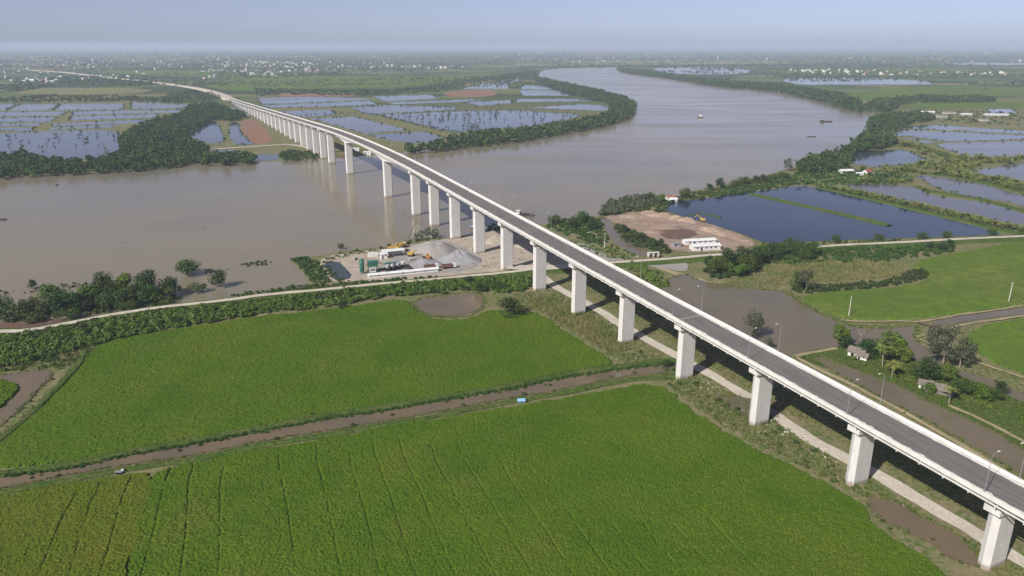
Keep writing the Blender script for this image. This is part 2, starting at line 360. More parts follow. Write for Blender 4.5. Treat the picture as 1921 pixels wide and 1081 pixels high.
def bush(n, size, seed, h=.8, nl=5):
    r = np.random.default_rng(seed); Ps = []; Ns = []
    for k in range(nl):
        a = r.uniform(0, 6.28); q = r.uniform(.1, .55) if k else 0
        c = np.array([q * math.cos(a), q * math.sin(a), h * r.uniform(.3, .62)]); m_ = n // nl
        e = r.normal(size=(m_, 3)); e[:, 2] = np.abs(e[:, 2]) * 1.0 - .25; e /= np.linalg.norm(e, axis=1)[:, None]
        Ps.append(c + e * r.uniform(.28, .5) * [1, 1, h]); Ns.append(e + [0, 0, .3])
    P = np.vstack(Ps); P[:, 2] = np.maximum(P[:, 2], .03); N = np.vstack(Ns)
    return leaf_quads(P, N / np.linalg.norm(N, axis=1)[:, None], size, seed)
def tuft(n, seed, spread=.5, wid=.09):
    r = np.random.default_rng(seed); V = []; F = []
    for k in range(n):
        a = r.uniform(0, 6.28); q = spread * math.sqrt(r.random()); b = np.array([q * math.cos(a), q * math.sin(a), 0])
        t = b + [r.normal(0, .28), r.normal(0, .28), r.uniform(.6, 1.1)]; a2 = r.uniform(0, 6.28); w = np.array([math.cos(a2), math.sin(a2), 0]) * wid
        m_ = (b + t) / 2 + [0, 0, .08]
        i = len(V); V += [b - w, b + w, m_ + w * .9, t + w * .2]; F.append((i, i + 1, i + 2, i + 3))
    return np.array(V), np.array(F)
def palm_fronds(n, L, seed, up=.5, droop=1.0, leaf=.16, seg=6):
    """n arching fronds from the origin, each a feathered double strip"""
    r = np.random.default_rng(seed); V = []; F = []
    for k in range(n):
        a = 6.283 * k / n + r.normal(0, .2); e = up * r.uniform(.2, 1.35); l_ = L * r.uniform(.8, 1.1)
        d = np.array([math.cos(a), math.sin(a)]); s = np.array([-d[1], d[0]])
        pts = []
        for i in range(seg + 1):
            t = i / seg; rr = l_ * t * math.cos(e * (1 - t * .4)); z = l_ * (math.sin(e) * t - droop * .55 * t * t)
            pts.append(np.array([d[0] * rr, d[1] * rr, z]))
        for i in range(seg):
            p, q = pts[i], pts[i + 1]; t = (i + .6) / seg; w = leaf * L * (1.25 * math.sin(math.pi * min(1, .15 + .85 * t)) + .15)
            for sg in (-1, 1):
                o = np.array([s[0] * sg * w, s[1] * sg * w, -w * .45])
                b = len(V); V += [p, p + (q - p) * .8, p + (q - p) * 1.25 + o, p + (q - p) * .7 + o]; F.append((b, b + 1, b + 2, b + 3))
    return np.array(V), np.array(F)
BUSH = [bush(70, .2, 20 + k) for k in range(5)]
BUSHN = [bush(105, .16, 60 + k, nl=7) for k in range(4)]
BUSHF = [bush(26, .34, 40 + k, nl=3) for k in range(5)]
TREEF = [crown(6, 36, .152, 70 + k, rx=.46, rz=.42, cz=.52) for k in range(5)]
TREEX = [crown(4, 22, .20, 170 + k, rx=.46, rz=.42, cz=.52) for k in range(5)]
BUSHX = [bush(12, .42, 140 + k, nl=3) for k in range(5)]
TUFT = [tuft(9, 80 + k) for k in range(4)]
REED = [tuft(14, 90 + k, spread=.6, wid=.07) for k in range(3)]
def scatter(name, label, cat, P, protos, smin, smax, m, z=0.0, zs=(0.8, 1.2), kind='stuff', sizes=None):
    P = np.asarray(P); n = len(P)
    if n == 0: return None
    pick = rng.integers(0, len(protos), n); s = sizes if sizes is not None else rng.uniform(smin, smax, n); a = rng.uniform(0, 6.283, n); h = s * rng.uniform(*zs, n)
    zz = np.broadcast_to(np.asarray(z, float), (n,))
    Vs, Fs, b = [], [], 0
    for k, (V, F) in enumerate(protos):
        i = np.where(pick == k)[0]
        if len(i) == 0: continue
        c, s_ = np.cos(a[i])[:, None], np.sin(a[i])[:, None]
        X = (V[:, 0] * c - V[:, 1] * s_) * s[i][:, None] + P[i, 0][:, None]
        Y = (V[:, 0] * s_ + V[:, 1] * c) * s[i][:, None] + P[i, 1][:, None]
        Z = V[:, 2][None] * h[i][:, None] + zz[i][:, None]
        Vs.append(np.stack([X, Y, Z], -1).reshape(-1, 3))
        Fs.append((F[None] + (np.arange(len(i)) * len(V))[:, None, None]).reshape(-1, F.shape[1]) + b); b += len(i) * len(V)
    o = link(name, np_mesh(name, np.vstack(Vs), np.vstack(Fs), M[m])); tag(o, label, cat, None, kind)
    return o
def along(px, step, width, z=0.0, raw=False):
    """points scattered along a polyline"""
    c = np.asarray(px, float) if raw else G(px, z); c = resample(c, step); nn = normals(c)
    return c + nn * (rng.uniform(-.5, .5, len(c)) * width)[:, None] + rng.normal(0, step * .3, c.shape)

# ================================================================== THE SETTING
gm = np.array([(-70000, -8000, 0), (70000, -8000, 0), (70000, 70000, 0), (-70000, 70000, 0)], float)
tag(link('ground', np_mesh('ground', gm, [(0, 1, 2, 3)], M['plain'])), kind='structure')

RIVER = [(-700, 384), (0, 335), (120, 327), (200, 322), (300, 316), (345, 311), (352, 298), (366, 298), (370, 311), (420, 309), (480, 305), (560, 301), (600, 299),
    (632, 297), (649, 296), (666, 295), (686, 291), (705, 290), (755, 287), (805, 280), (850, 277), (960, 266), (1022, 256), (1085, 245), (1135, 235), (1172, 225),
    (1190, 212), (1195, 199), (1185, 190), (1160, 179), (1135, 172), (1097, 164), (1060, 155), (1027, 149), (1008, 142), (1017, 132), (1045, 129), (1085, 127), (1160, 125.3),
    (1154, 129), (1160, 134), (1197, 141), (1247, 146), (1310, 157), (1360, 164), (1435, 169), (1490, 179), (1547, 192), (1590, 206), (1625, 212), (1650, 212), (1632, 219),
    (1630, 242), (1620, 256), (1600, 272), (1580, 290), (1545, 301), (1490, 312), (1440, 329), (1400, 337), (1330, 352), (1280, 362), (1240, 371), (1195, 381), (1130, 399),
    (1116, 408), (1060, 415), (1020, 421), (975, 424), (940, 428), (890, 440), (847, 446), (825, 446), (775, 452), (730, 462), (680, 467), (640, 471), (590, 482), (540, 487),
    (560, 500), (590, 535), (540, 543), (480, 548), (425, 560), (345, 572), (250, 582), (150, 596), (0, 606), (-150, 620), (-700, 690)]
sheet('river', RIVER, 'river', smooth=1, jit=0.5)
def pond(px, m='pond', jit=0.4, smooth=1, name='pond'):
    o, p = sheet(name, px, m, smooth=smooth, jit=jit if dist(G(px[0])) < 900 else 0)
    return p
EDGE = []                                             # pond outlines that get dike shrubs
# fishponds upper left
for q in ([(-120, 194), (36, 194.5), (8, 207), (-120, 207)], [(40, 195), (112, 195), (95, 207), (12, 208)], [(116, 195), (232, 194), (233, 206), (100, 207.5)],
          [(246, 192), (352, 195), (350, 200), (338, 204), (246, 205)]):
    EDGE.append((pond(q, 'greyp', smooth=0), .5))
for q in ([(-200, 211), (128, 209.5), (112, 217), (-200, 222)], [(138, 209), (345, 206.5), (338, 211.5), (133, 216.5)], [(-200, 225), (105, 219.5), (98, 229), (-200, 231.5)],
          [(133, 218.5), (300, 214.5), (290, 220.5), (128, 226.5)], [(-200, 234), (80, 231), (70, 236.5), (-200, 239)], [(98, 232.5), (280, 224), (262, 231), (95, 237.5)],
          [(-200, 242), (65, 239.5), (60, 245.5), (-200, 248)], [(95, 240), (225, 234), (205, 240), (90, 244)]):
    EDGE.append((pond(q, 'pond', smooth=0), .5))
BIGL = pond([(-200, 258), (30, 249), (100, 246), (225, 244), (222, 262), (230, 280), (222, 290), (180, 298), (120, 300), (85, 298), (70, 290), (0, 292), (-200, 297)])
EDGE.append((BIGL, .25))
EDGE.append((pond([(390, 227), (410, 229), (422, 262), (415, 268), (390, 270), (375, 265), (352, 256), (360, 250)]), .3))
EDGE.append((pond([(432, 230), (447, 230), (452, 250), (462, 260), (480, 272), (435, 272), (429, 250)]), .3))
sheet('mud_flat', [(450, 228), (480, 222), (513, 262), (505, 268), (482, 272), (464, 260), (453, 245)], 'redearth')
pond([(396, 282), (440, 280), (436, 287), (400, 288)], 'greyp', smooth=0)
pond([(474, 290), (522, 289), (523, 300), (476, 303)], smooth=0)
pond([(440, 196), (462, 200), (475, 214), (462, 220), (430, 206)])
# fishponds upper middle
for q, m_ in (([(480, 184), (580, 181), (687, 184), (695, 187), (530, 195), (490, 196)], 'greyp'), ([(490, 197.5), (695, 189), (712, 196), (620, 200.5), (500, 202)], 'pond'),
          ([(525, 209), (620, 206), (635, 215), (580, 220), (555, 219)], 'pond'), ([(580, 222.5), (665, 219), (767, 244), (685, 251.5)], 'greyp'),
          ([(690, 253.5), (795, 247), (837, 259), (820, 266), (770, 269), (720, 261)], 'pond'), ([(697, 181), (805, 178), (830, 184), (805, 186), (720, 191)], 'pond'),
          ([(725, 192.5), (855, 187.5), (910, 186), (880, 191), (742, 196)], 'pond'), ([(655, 202), (730, 197.5), (855, 202), (855, 206), (692, 215)], 'pond'),
          ([(985, 202), (1085, 196), (1145, 197), (1147, 203), (1135, 208), (1085, 207)], 'greyp'), ([(980, 160), (1032, 161), (1060, 170), (975, 167)], 'pond'),
          ([(972, 169), (1065, 171), (1085, 176), (1080, 180), (980, 180)], 'pond'), ([(970, 186), (1132, 186), (1135, 190), (965, 192)], 'pond'),
          ([(870, 192), (960, 188), (962, 194), (900, 199)], 'pond'), ([(865, 167), (905, 157), (955, 157), (955, 167)], 'pond'), ([(925, 152), (965, 146), (985, 150), (960, 156)], 'pond')):
    EDGE.append((pond(q, m_, smooth=0), .5))
M9 = pond([(705, 216), (855, 209), (960, 207), (1025, 211), (1090, 215), (1080, 222), (1040, 229), (1000, 236), (930, 242), (890, 245), (850, 249), (800, 238), (760, 228)], smooth=0)
EDGE.append((M9, .7))
sheet('bare_earth', [(825, 176), (855, 170), (925, 168), (940, 180), (855, 183)], 'redearth')
sheet('bare_earth', [(505, 180), (545, 172), (600, 176), (690, 180), (640, 182), (540, 182)], 'redearth')
# ponds on the right bank
for q, m_ in (([(1455, 149), (1540, 146), (1665, 147), (1765, 155), (1740, 159), (1565, 159), (1500, 160)], 'pond'), ([(1220, 127.5), (1335, 126.5), (1410, 130), (1405, 139), (1285, 140), (1242, 136)], 'pond'),
          ([(1703, 237), (1760, 235), (1921, 246), (2150, 257), (2150, 262), (1921, 252), (1800, 246), (1690, 241)], 'pond'), ([(1680, 248), (1688, 241.5), (1718, 244.5), (1921, 254.5), (2150, 264), (2150, 272), (1921, 262), (1776, 265.5), (1760, 263.5), (1700, 255), (1690, 256), (1682, 254)], 'pond'),
          ([(1688, 257.5), (1730, 263.5), (1763, 267), (1738, 269.5), (1715, 264.5)], 'pond'), ([(1755, 273), (1778, 268), (1921, 265), (2150, 262), (2150, 296), (1921, 292.5), (1813, 294.5), (1785, 284.5)], 'greyp'),
          ([(1596, 298), (1600, 287), (1624, 283), (1691, 281), (1720, 290), (1748, 302), (1729, 305), (1691, 309), (1641, 315), (1628, 311), (1598, 307)], 'pond'),
          ([(1823, 320), (1868, 315), (1891, 309), (1921, 306), (2150, 300), (2150, 362), (1921, 340), (1908, 337), (1848, 328.5)], 'greyp'),
          ([(1592, 345), (1673, 347), (1708, 351), (1729, 356), (1739, 364), (1767, 370), (1850, 381), (1898, 394), (1921, 402), (2150, 455), (2150, 485), (1921, 427), (1832, 405), (1729, 383), (1635, 362), (1592, 352)], 'greyp'),
          ([(1716, 331), (1729, 329), (1776, 334.5), (1842, 346), (1921, 368), (2150, 412), (2150, 440), (1921, 388), (1887, 378), (1850, 374), (1786, 362.5), (1748, 348.5), (1742, 343)], 'greyp'),
          ([(1850, 205), (1900, 205), (1910, 212), (1860, 214)], 'pond'), ([(1808, 166), (1845, 165), (1850, 170), (1805, 173)], 'greyp'), ([(1780, 117), (1930, 118), (1930, 122), (1790, 123)], 'greyp')):
    EDGE.append((pond(q, m_, smooth=1 if q[0][1] < 200 else 0), .35))
BLUE = pond([(1250, 385), (1262, 378), (1300, 376), (1370, 366), (1440, 357), (1500, 348), (1530, 353), (1560, 360), (1700, 393), (1880, 437), (1870, 441), (1720, 447), (1600, 450), (1480, 455),
    (1450, 457), (1420, 452), (1390, 438), (1340, 424), (1300, 412), (1265, 402), (1250, 396)], 'blue')
RIM = []
# brown water beside and under the bridge
RIM.append(pond([(1255, 522), (1285, 513), (1322, 530), (1347, 532), (1370, 536), (1430, 545), (1468, 545), (1490, 560), (1530, 586), (1560, 599), (1600, 614), (1640, 618), (1690, 615), (1720, 610),
    (1718, 622), (1716, 640), (1740, 655), (1765, 668), (1780, 690), (1840, 705), (1921, 738), (2100, 815), (2100, 880), (1921, 795), (1700, 700), (1500, 672), (1430, 662), (1330, 610), (1270, 572), (1232, 545)], 'brown', jit=.6))
pond([(1745, 605), (1800, 592), (1860, 585), (1921, 577), (2100, 560), (2100, 572), (1921, 590), (1850, 598), (1800, 606), (1750, 613)], 'brown', name='canal')
ISLE = sheet('islet', [(1488, 668), (1530, 657), (1570, 650), (1600, 646), (1640, 645), (1690, 650), (1705, 672), (1760, 692), (1800, 706), (1870, 732), (1921, 757), (2100, 830), (2100, 960), (1921, 846), (1850, 812), (1760, 772),
    (1690, 735), (1630, 714), (1580, 700), (1540, 688)], 'grass', smooth=1, jit=.5)[1]
RIM.append(pond([(1523, 673), (1545, 668), (1580, 685), (1640, 706), (1690, 725), (1760, 762), (1860, 806), (1921, 846), (2050, 925), (2050, 965), (1921, 896), (1850, 852), (1750, 797), (1650, 746), (1570, 700)], 'brown'))
pond([(772, 570), (790, 562), (830, 556), (870, 552), (900, 553), (907, 568), (900, 580), (880, 590), (850, 594), (810, 591), (785, 581)], 'canal', smooth=2, jit=.2)
RIM.append(pond([(-120, 715), (0, 705), (87, 691), (104, 700), (75, 730), (50, 755), (25, 780), (0, 800), (-120, 880)], 'canal'))
MOUND = [(-100, 716), (0, 712), (32, 714), (42, 720), (27, 742), (0, 765), (-100, 800)]
RIM.append(pond([(1622, 932), (1647, 935), (1690, 945), (1715, 965), (1757, 982), (1802, 1010), (1840, 1050), (1842, 1065), (1825, 1062), (1777, 1050), (1752, 1022), (1702, 1000), (1657, 982), (1632, 957)], 'canal', smooth=2, jit=.15))
CTOP = [(-200, 935), (0, 897), (120, 884), (240, 857), (360, 837), (480, 815), (605, 790), (730, 772), (855, 750), (960, 733), (1035, 716), (1085, 707), (1172, 695), (1267, 685)]
CBOT = [(-200, 960), (0, 917), (120, 894), (240, 872), (360, 856), (480, 830), (605, 810), (730, 790), (855, 767), (960, 746), (1035, 735), (1085, 725), (1172, 706), (1267, 700)]
pond(CTOP + CBOT[::-1], 'canal', smooth=1, jit=.18, name='canal')
RIM.append(pond([(1330, 745), (1390, 742), (1470, 770), (1440, 792), (1380, 775)], 'brown'))
pond([(1120, 407), (1136, 408), (1150, 424), (1160, 440), (1190, 455), (1222, 474), (1215, 484), (1180, 474), (1150, 455), (1138, 432)], 'brown', name='creek', jit=.3)
# bare working ground
sheet('plant_yard', [(592, 486), (650, 475), (740, 465), (830, 449), (870, 447), (935, 431), (985, 426), (1050, 450), (1090, 478), (1130, 492), (1100, 504), (1040, 508), (980, 508), (900, 512), (860, 518), (820, 522), (690, 529), (665, 527), (640, 532), (618, 527)], 'sand', jit=.5)
pond([(605, 492), (635, 491), (645, 500), (665, 522), (630, 529), (620, 515)], 'green_p', smooth=1, jit=.15)
SPOIL = sheet('spoil_yard', [(1128, 407), (1170, 403), (1200, 398), (1240, 402), (1290, 410), (1330, 420), (1380, 437), (1422, 456), (1400, 468), (1350, 474), (1270, 474), (1240, 458), (1200, 440), (1165, 424)], 'soil', jit=.5)[1]
sheet('gravel_patch', [(715, 500), (740, 480), (775, 470), (800, 455), (845, 452), (870, 465), (905, 485), (900, 500), (860, 512), (800, 514), (730, 516)], 'tangravel', jit=.7)
sheet('mud_patch', [(1232, 436), (1262, 428), (1300, 432), (1312, 442), (1285, 450), (1250, 450)], 'mud', jit=.8)
sheet('sand_patch', [(1040, 440), (1075, 455), (1110, 462), (1130, 478), (1170, 490), (1230, 486), (1260, 480), (1300, 500), (1285, 512), (1250, 505), (1180, 495), (1130, 500), (1090, 480)], 'tangravel', jit=1.3)
sheet('mud_shoulder', [(-50, 614), (0, 606), (150, 596), (250, 583), (330, 573), (345, 575), (250, 588), (150, 605), (80, 614), (0, 620), (-50, 626)], 'mud', jit=.4)
# far sheets of crop land
for q, m_ in (([(1580, 178), (1640, 166), (1760, 162), (2000, 164), (2000, 180), (1860, 180), (1700, 183), (1620, 190)], 'field'), ([(1690, 195), (1780, 192), (1880, 190), (2000, 195), (2000, 203), (1860, 202), (1700, 206)], 'field'),
              ([(25, 166), (130, 165), (240, 165), (300, 170), (230, 178), (80, 178), (20, 173)], 'yfield'), ([(345, 152), (480, 146), (620, 142), (760, 144), (880, 140), (960, 138), (930, 147), (820, 158), (700, 166), (600, 166), (440, 172), (400, 165)], 'field'),
              ([(960, 118), (1080, 115), (1300, 113), (1520, 112), (1600, 118), (1300, 122), (1090, 122), (970, 124)], 'yfield'), ([(150, 134), (400, 132), (560, 144), (420, 148), (250, 140)], 'field'), ([(1440, 130), (1500, 128), (1800, 128), (2000, 134), (2000, 146), (1800, 143), (1460, 140)], 'field')):
    sheet('crop_field', q, m_)

# ------------------------------------------------------------------ rice
def canopy(name, px, cell, m, label, cat, h=.55, rough=.12, grooves=(), gw=.24, smooth=1, raw=False):
    p = np.asarray(px, float) if raw else G(px, h)
    p = chaikin(p, smooth) if smooth else p
    lo, hi = p.min(0), p.max(0); nx, ny = ((hi - lo) / cell).astype(int) + 2
    gx, gy = np.meshgrid(np.arange(nx), np.arange(ny), indexing='ij')
    P = np.stack([lo[0] + gx * cell, lo[1] + gy * cell], -1).reshape(-1, 2)
    jp = P + rng.uniform(-.35, .35, P.shape) * cell
    ins = inside(jp + (np.stack([vnoise(P, 3, 5), vnoise(P, 3, 6)], -1) - .5) * 2.0, p).reshape(nx, ny)
    z = h + rng.normal(0, rough, len(P)) * .8 + (vnoise(P, 1.6, 1) - .5) * .17 + (vnoise(P, 9, 2) - .5) * .16 + (vnoise(P, 40, 3) - .5) * .15
    for (a, b) in grooves:
        a = G(a, h); b = G(b, h); d = b - a; L = np.linalg.norm(d); t = ((P - a) @ d) / L; sgn = ((P - a) @ np.array([d[1], -d[0]])) / L
        sgn = sgn + (vnoise(np.c_[t, t * 0], 12, 4) - .5) * 1.2
        k = (np.abs(sgn) < gw) & (t > 0) & (t < L) & (vnoise(np.c_[t, t * 0 + L], 3, 8) > .22); z[k] = .3
    z = z.reshape(nx, ny)
    e = ins.copy(); e[1:] &= ins[:-1]; e[:-1] &= ins[1:]; e[:, 1:] &= ins[:, :-1]; e[:, :-1] &= ins[:, 1:]
    z[~e] = 0.01
    idx = -np.ones(nx * ny, int); cell_ok = ins[:-1, :-1] & ins[1:, :-1] & ins[:-1, 1:] & ins[1:, 1:]
    i, j = np.where(cell_ok); f = np.stack([i * ny + j, (i + 1) * ny + j, (i + 1) * ny + j + 1, i * ny + j + 1], -1)
    used = np.unique(f); idx[used] = np.arange(len(used))
    V = np.c_[jp, z.reshape(-1)][used]
    o = link(name, np_mesh(name, V, idx[f], M[m])); tag(o, label, cat, None, 'stuff')
    return p
F1 = [(187, 640), (300, 619), (400, 605), (480, 592), (600, 581), (700, 566), (765, 560), (774, 574), (790, 588), (830, 600), (885, 596), (915, 580), (960, 582), (1000, 583), (1030, 598), (1060, 620), (1100, 645), (1150, 674), (1152, 682),
      (1100, 692), (1000, 713), (900, 731), (770, 758), (640, 779), (480, 800), (330, 832), (200, 858), (100, 868), (0, 878), (-60, 885), (-60, 862), (0, 818), (60, 768), (130, 700), (152, 672)]
canopy('rice_field', F1, .52, 'rice', 'wide green rice field between the dike road and the brown canal', 'rice field')
F2T = [(272, 886), (350, 868), (480, 842), (600, 824), (700, 804), (850, 779), (980, 757), (1100, 738), (1200, 718), (1248, 722), (1300, 770), (1400, 830), (1500, 880), (1600, 930), (1622, 948), (1645, 985), (1700, 1020), (1755, 1050), (1790, 1085), (1860, 1180), (1500, 1180), (700, 1180), (215, 1180), (238, 1075)]
GR = [((320, 870), (255, 1120)), ((360, 867), (336, 1120)), ((416, 877), (408, 1150)), ((520, 840), (567, 1120)), ((590, 832), (655, 1130)), ((652, 840), (731, 1130)), ((695, 820), (800, 1130)), ((745, 820), (878, 1130)), ((805, 835), (960, 1130)),
      ((855, 832), (1005, 1080)), ((935, 862), (1080, 1080)), ((1055, 945), (1150, 1080)), ((1145, 980), (1222, 1080)), ((1200, 975), (1285, 1080)), ((1262, 985), (1330, 1055)), ((1312, 954), (1435, 1080)), ((1312, 954), (1400, 934)),
      ((1385, 990), (1500, 965)), ((1330, 935), (1600, 1000))]
canopy('rice_field', F2T, .4, 'rice', 'green rice field with thin dark tramlines in the foreground', 'rice field', grooves=GR[:-1], rough=.12)
F2L = [(-250, 980), (0, 928), (110, 908), (230, 888), (300, 884), (239, 1075), (216, 1180), (-250, 1180)]
canopy('rice_field', F2L, .4, 'riceY', 'yellowish ripening rice field in the lower left corner', 'rice field', grooves=[((140, 925), (60, 1100)), ((185, 905), (120, 1100)), ((245, 890), (180, 1100))], gw=.2)
canopy('rice_field', [(1492, 556), (1530, 578), (1570, 595), (1620, 602), (1700, 600), (1790, 589), (1860, 580), (1921, 570), (2080, 555), (2080, 430), (1921, 450), (1800, 472), (1700, 490), (1745, 515), (1730, 530), (1650, 540), (1560, 545)], .9, 'field',
       'bright green rice field behind the two pale utility poles', 'rice field', rough=.1)
canopy('rice_field', [(1805, 627), (1850, 606), (1921, 594), (2080, 578), (2080, 775), (1921, 703), (1850, 672), (1815, 652)], .7, 'field', 'small green rice field beyond the canal at the right edge', 'rice field', rough=.1)

canopy('grass_patch', MOUND, .45, 'rice', 'green plot jutting into the muddy pond at the left edge', 'grass', h=.9, rough=.2)
# ------------------------------------------------------------------ roads, dikes, banks
DIKE = [(-200, 625), (-60, 622), (0, 621), (40, 621), (80, 615), (160, 600), (200, 591), (300, 576), (400, 566), (500, 552), (600, 544), (700, 533), (800, 525), (870, 518), (960, 510), (1010, 503), (1060, 500)]
ribbon('dike_bank', DIKE, 0, 'grass', z=0, zpx=1.4, prof=[(-7.5, 0), (-3.2, 1.35), (3.2, 1.35), (8, 0)])
ribbon('dike_road', DIKE, 3.6, 'road', z=1.45)
DIKE2 = [(1100, 497), (1150, 492), (1200, 489), (1260, 485), (1330, 478), (1440, 472), (1480, 468), (1560, 460), (1700, 454), (1800, 448), (1921, 443), (2150, 430)]
ribbon('dike_bank', DIKE2, 0, 'grass', z=0, zpx=1.4, prof=[(-8, 0), (-3.4, 1.35), (3.4, 1.35), (8, 0)])
ribbon('dike_road', DIKE2, 4.2, 'road', z=1.45)
ribbon('access_road', [(955, 500), (1000, 503), (1060, 500), (1110, 496)], 9, 'road', z=1.47)
SERV = [(1000, 508), (1022, 522), (1045, 540), (1100, 568), (1135, 590), (1210, 635), (1265, 665), (1315, 692), (1410, 747), (1502, 815), (1595, 865), (1652, 892), (1740, 947), (1862, 1020), (1980, 1092), (2080, 1150)]
ribbon('service_road', SERV, 5.2, 'road', z=0.17, jit=.35)
ribbon('haul_track', [(860, 505), (905, 490), (950, 488), (1000, 500)], 6, 'road', z=0.14)
ribbon('haul_track', [(1290, 482), (1260, 488), (1230, 500), (1265, 512), (1300, 520), (1330, 533), (1358, 530)], 5, 'path', z=0.15)
ribbon('dirt_path', [(1488, 667), (1530, 690), (1600, 722), (1720, 785), (1820, 845), (1921, 905), (2050, 990)], 1.8, 'path', z=0.3)
ribbon('dirt_path', [(1490, 668), (1530, 660), (1570, 653)], 2.2, 'path', z=0.3)
ribbon('dirt_path', [(1575, 600), (1620, 604), (1700, 601), (1715, 606), (1800, 590), (1860, 582), (1921, 573)], 1.6, 'path', z=0.5)
ribbon('dirt_path', [(1720, 632), (1745, 625), (1790, 612), (1850, 602), (1921, 592)], 1.4, 'path', z=0.5)
ribbon('dirt_path', [(1722, 634), (1755, 650), (1800, 668), (1850, 685), (1921, 708), (2050, 760)], 1.6, 'path', z=0.5)
ribbon('dirt_path', [(1780, 760), (1850, 790), (1921, 828), (2050, 900)], 1.5, 'path', z=0.3)
ribbon('canal_bank', [(x, y - 9 - y * .004) for x, y in CTOP], 0, 'grass', z=0, zpx=.8, prof=[(-2.0, .3), (-.8, 1.0), (.8, .95), (2.3, 0)])
ribbon('canal_bank', [(x, y + 5) for x, y in CBOT], 0, 'grass', z=0, zpx=.6, prof=[(-1.6, 0), (-.7, .8), (.6, .85), (1.6, .2)])
ribbon('canal_bank', [(160, 655), (150, 680), (110, 725), (60, 775), (0, 825), (-60, 870)], 0, 'grass', z=0, zpx=.6, prof=[(-2, 0), (-.8, .9), (.8, .9), (2, .1)])
ribbon('embankment_road', [(434, 187), (425, 182), (412, 175), (375, 165.5), (332, 159), (275, 152), (225, 147), (130, 136), (102, 134), (60, 132)], 16, 'road', z=2.2, prof=[(-16, -2), (-9, 0), (9, 0), (16, -2)])
ribbon('pond_dike', [(1408, 364), (1480, 380), (1560, 398), (1630, 414), (1668, 423)], 0, 'grass', z=.02, zpx=.5, prof=[(-3.6, 0), (-1.8, .8), (1.8, .8), (3.4, 0)])
ribbon('pond_dike', [(1287, 406), (1318, 399), (1352, 408)], 0, 'grass', z=.02, zpx=.3, prof=[(-2, 0), (-.8, .5), (.8, .5), (2, 0)])
for q in ([(1535, 350), (1620, 370), (1700, 388), (1800, 412), (1890, 433), (2100, 482)], [(1690, 322), (1729, 325), (1776, 330), (1842, 341), (1921, 362), (2100, 402)], [(1700, 270), (1760, 284), (1800, 299), (1921, 299), (2100, 298)], [(1720, 350), (1750, 360), (1800, 367), (1860, 378), (1921, 396), (2100, 440)]):
    ribbon('pond_dike', q, 0, 'grass', z=.02, zpx=.6, prof=[(-4.2, 0), (-2.4, .9), (2.4, .9), (4.2, 0)])
ribbon('access_road', [(391, 280), (440, 277), (500, 273), (545, 270), (600, 282)], 7, 'road', z=.2)
ribbon('riverside_path', [(1685, 246), (1760, 248), (1840, 238), (1921, 238), (2100, 240)], 5, 'path', z=.2)

# ================================================================== THE BRIDGE
BU = np.array([-0.42970573, 0.90296898]); BN = np.array([BU[1], -BU[0]]); BA = np.array([119.5, 152.2]) - 0.6 * BN + 1.8 * BU
SMID = 582.0
def zd(s):
    d = s - SMID; g = .036 if d < 0 else .030; d = abs(d)
    return max(3.0, 37.7 - g / 364 * d * d if d < 182 else 37.7 - g * 91 - g * (d - 182))
ROT = math.atan2(BU[1], BU[0])                        # local x runs along the bridge, local y to its left
bridge = empty('road_bridge', (BA[0], BA[1], 0), ROT, 1, 'long pale concrete road bridge on tall wall piers crossing the brown river', 'bridge')
S0, S1 = -170.0, 1770.0
ss = np.arange(S0, S1 + .1, 5.0)
def sweep(name, prof, m, s=ss, jit=0, parent=bridge, smooth=False):
    """loft a closed cross section [(t right, dz)] along the deck"""
    b = MB(); rings = []
    for q in s:
        rings.append([(q, -t + (random.gauss(0, jit) if jit else 0), zd(q) + dz) for t, dz in prof])
    b.loft(rings, M[m]); return b.build(name, parent, smooth)
HW = 6.8
sweep('deck_slab', [(-HW, -.32), (HW, -.32), (HW, 0), (-HW, 0)], 'concw')
for sg in (-1, 1):
    sweep('parapet', [(sg * 6.25, 0.003), (sg * 6.32, .25), (sg * 6.46, .85), (sg * 6.77, .85), (sg * 6.86, -.36), (sg * 6.803, -.36), (sg * 6.78, 0.003)], 'concw')
    sweep('kerb_walk', [(sg * 5.0, .004), (sg * 5.05, .09), (sg * 6.24, .10), (sg * 6.24, .004)], 'concw')
    b = MB()                                          # handrail pipe on posts along the outer face
    for q in np.arange(S0, 760, 6.6):
        b.box((q + 3.3, -sg * 7.42, (zd(q) + zd(q + 6.6)) / 2 - .62), (6.62, .26, .32), M['concw'], ry=-math.atan2(zd(q + 6.6) - zd(q), 6.6))
    b.build('utility_trough', bridge)
fine = np.arange(S0, 760, 1.2)
bb = MB()
L_ = [(q, 4.8 + random.gauss(0, .2), zd(q) + .012) for q in fine]; R_ = [(q, -4.95 + random.gauss(0, .1), zd(q) + .012) for q in fine]
bb.add(L_ + R_, [(i, i + 1, len(fine) + i + 1, len(fine) + i) for i in range(len(fine) - 1)], M['asph'])
bb.build('road_surface', bridge)
bb = MB(); far_s = np.arange(759.4, S1, 6)
bb.add([(q, 4.95, zd(q) + .012) for q in far_s] + [(q, -4.95, zd(q) + .012) for q in far_s], [(i, i + 1, len(far_s) + i + 1, len(far_s) + i) for i in range(len(far_s) - 1)], M['asph'])
bb.build('road_surface', bridge)
for q in (-40, 120, 280, 440, 726, 886, 1046):
    MB().box((q, 0, zd(q) + .02), (.55, 10, .02), M['joint']).build('expansion_joint', bridge)
brk = MB().box((0, 0, 0), (.22, .9, .6), M['concw']).mesh('trough_bracket')
for q in np.arange(-160, 300, 6.6):
    o = link('trough_bracket', brk, bridge); o.location = (q, 7.3, zd(q) - .8)
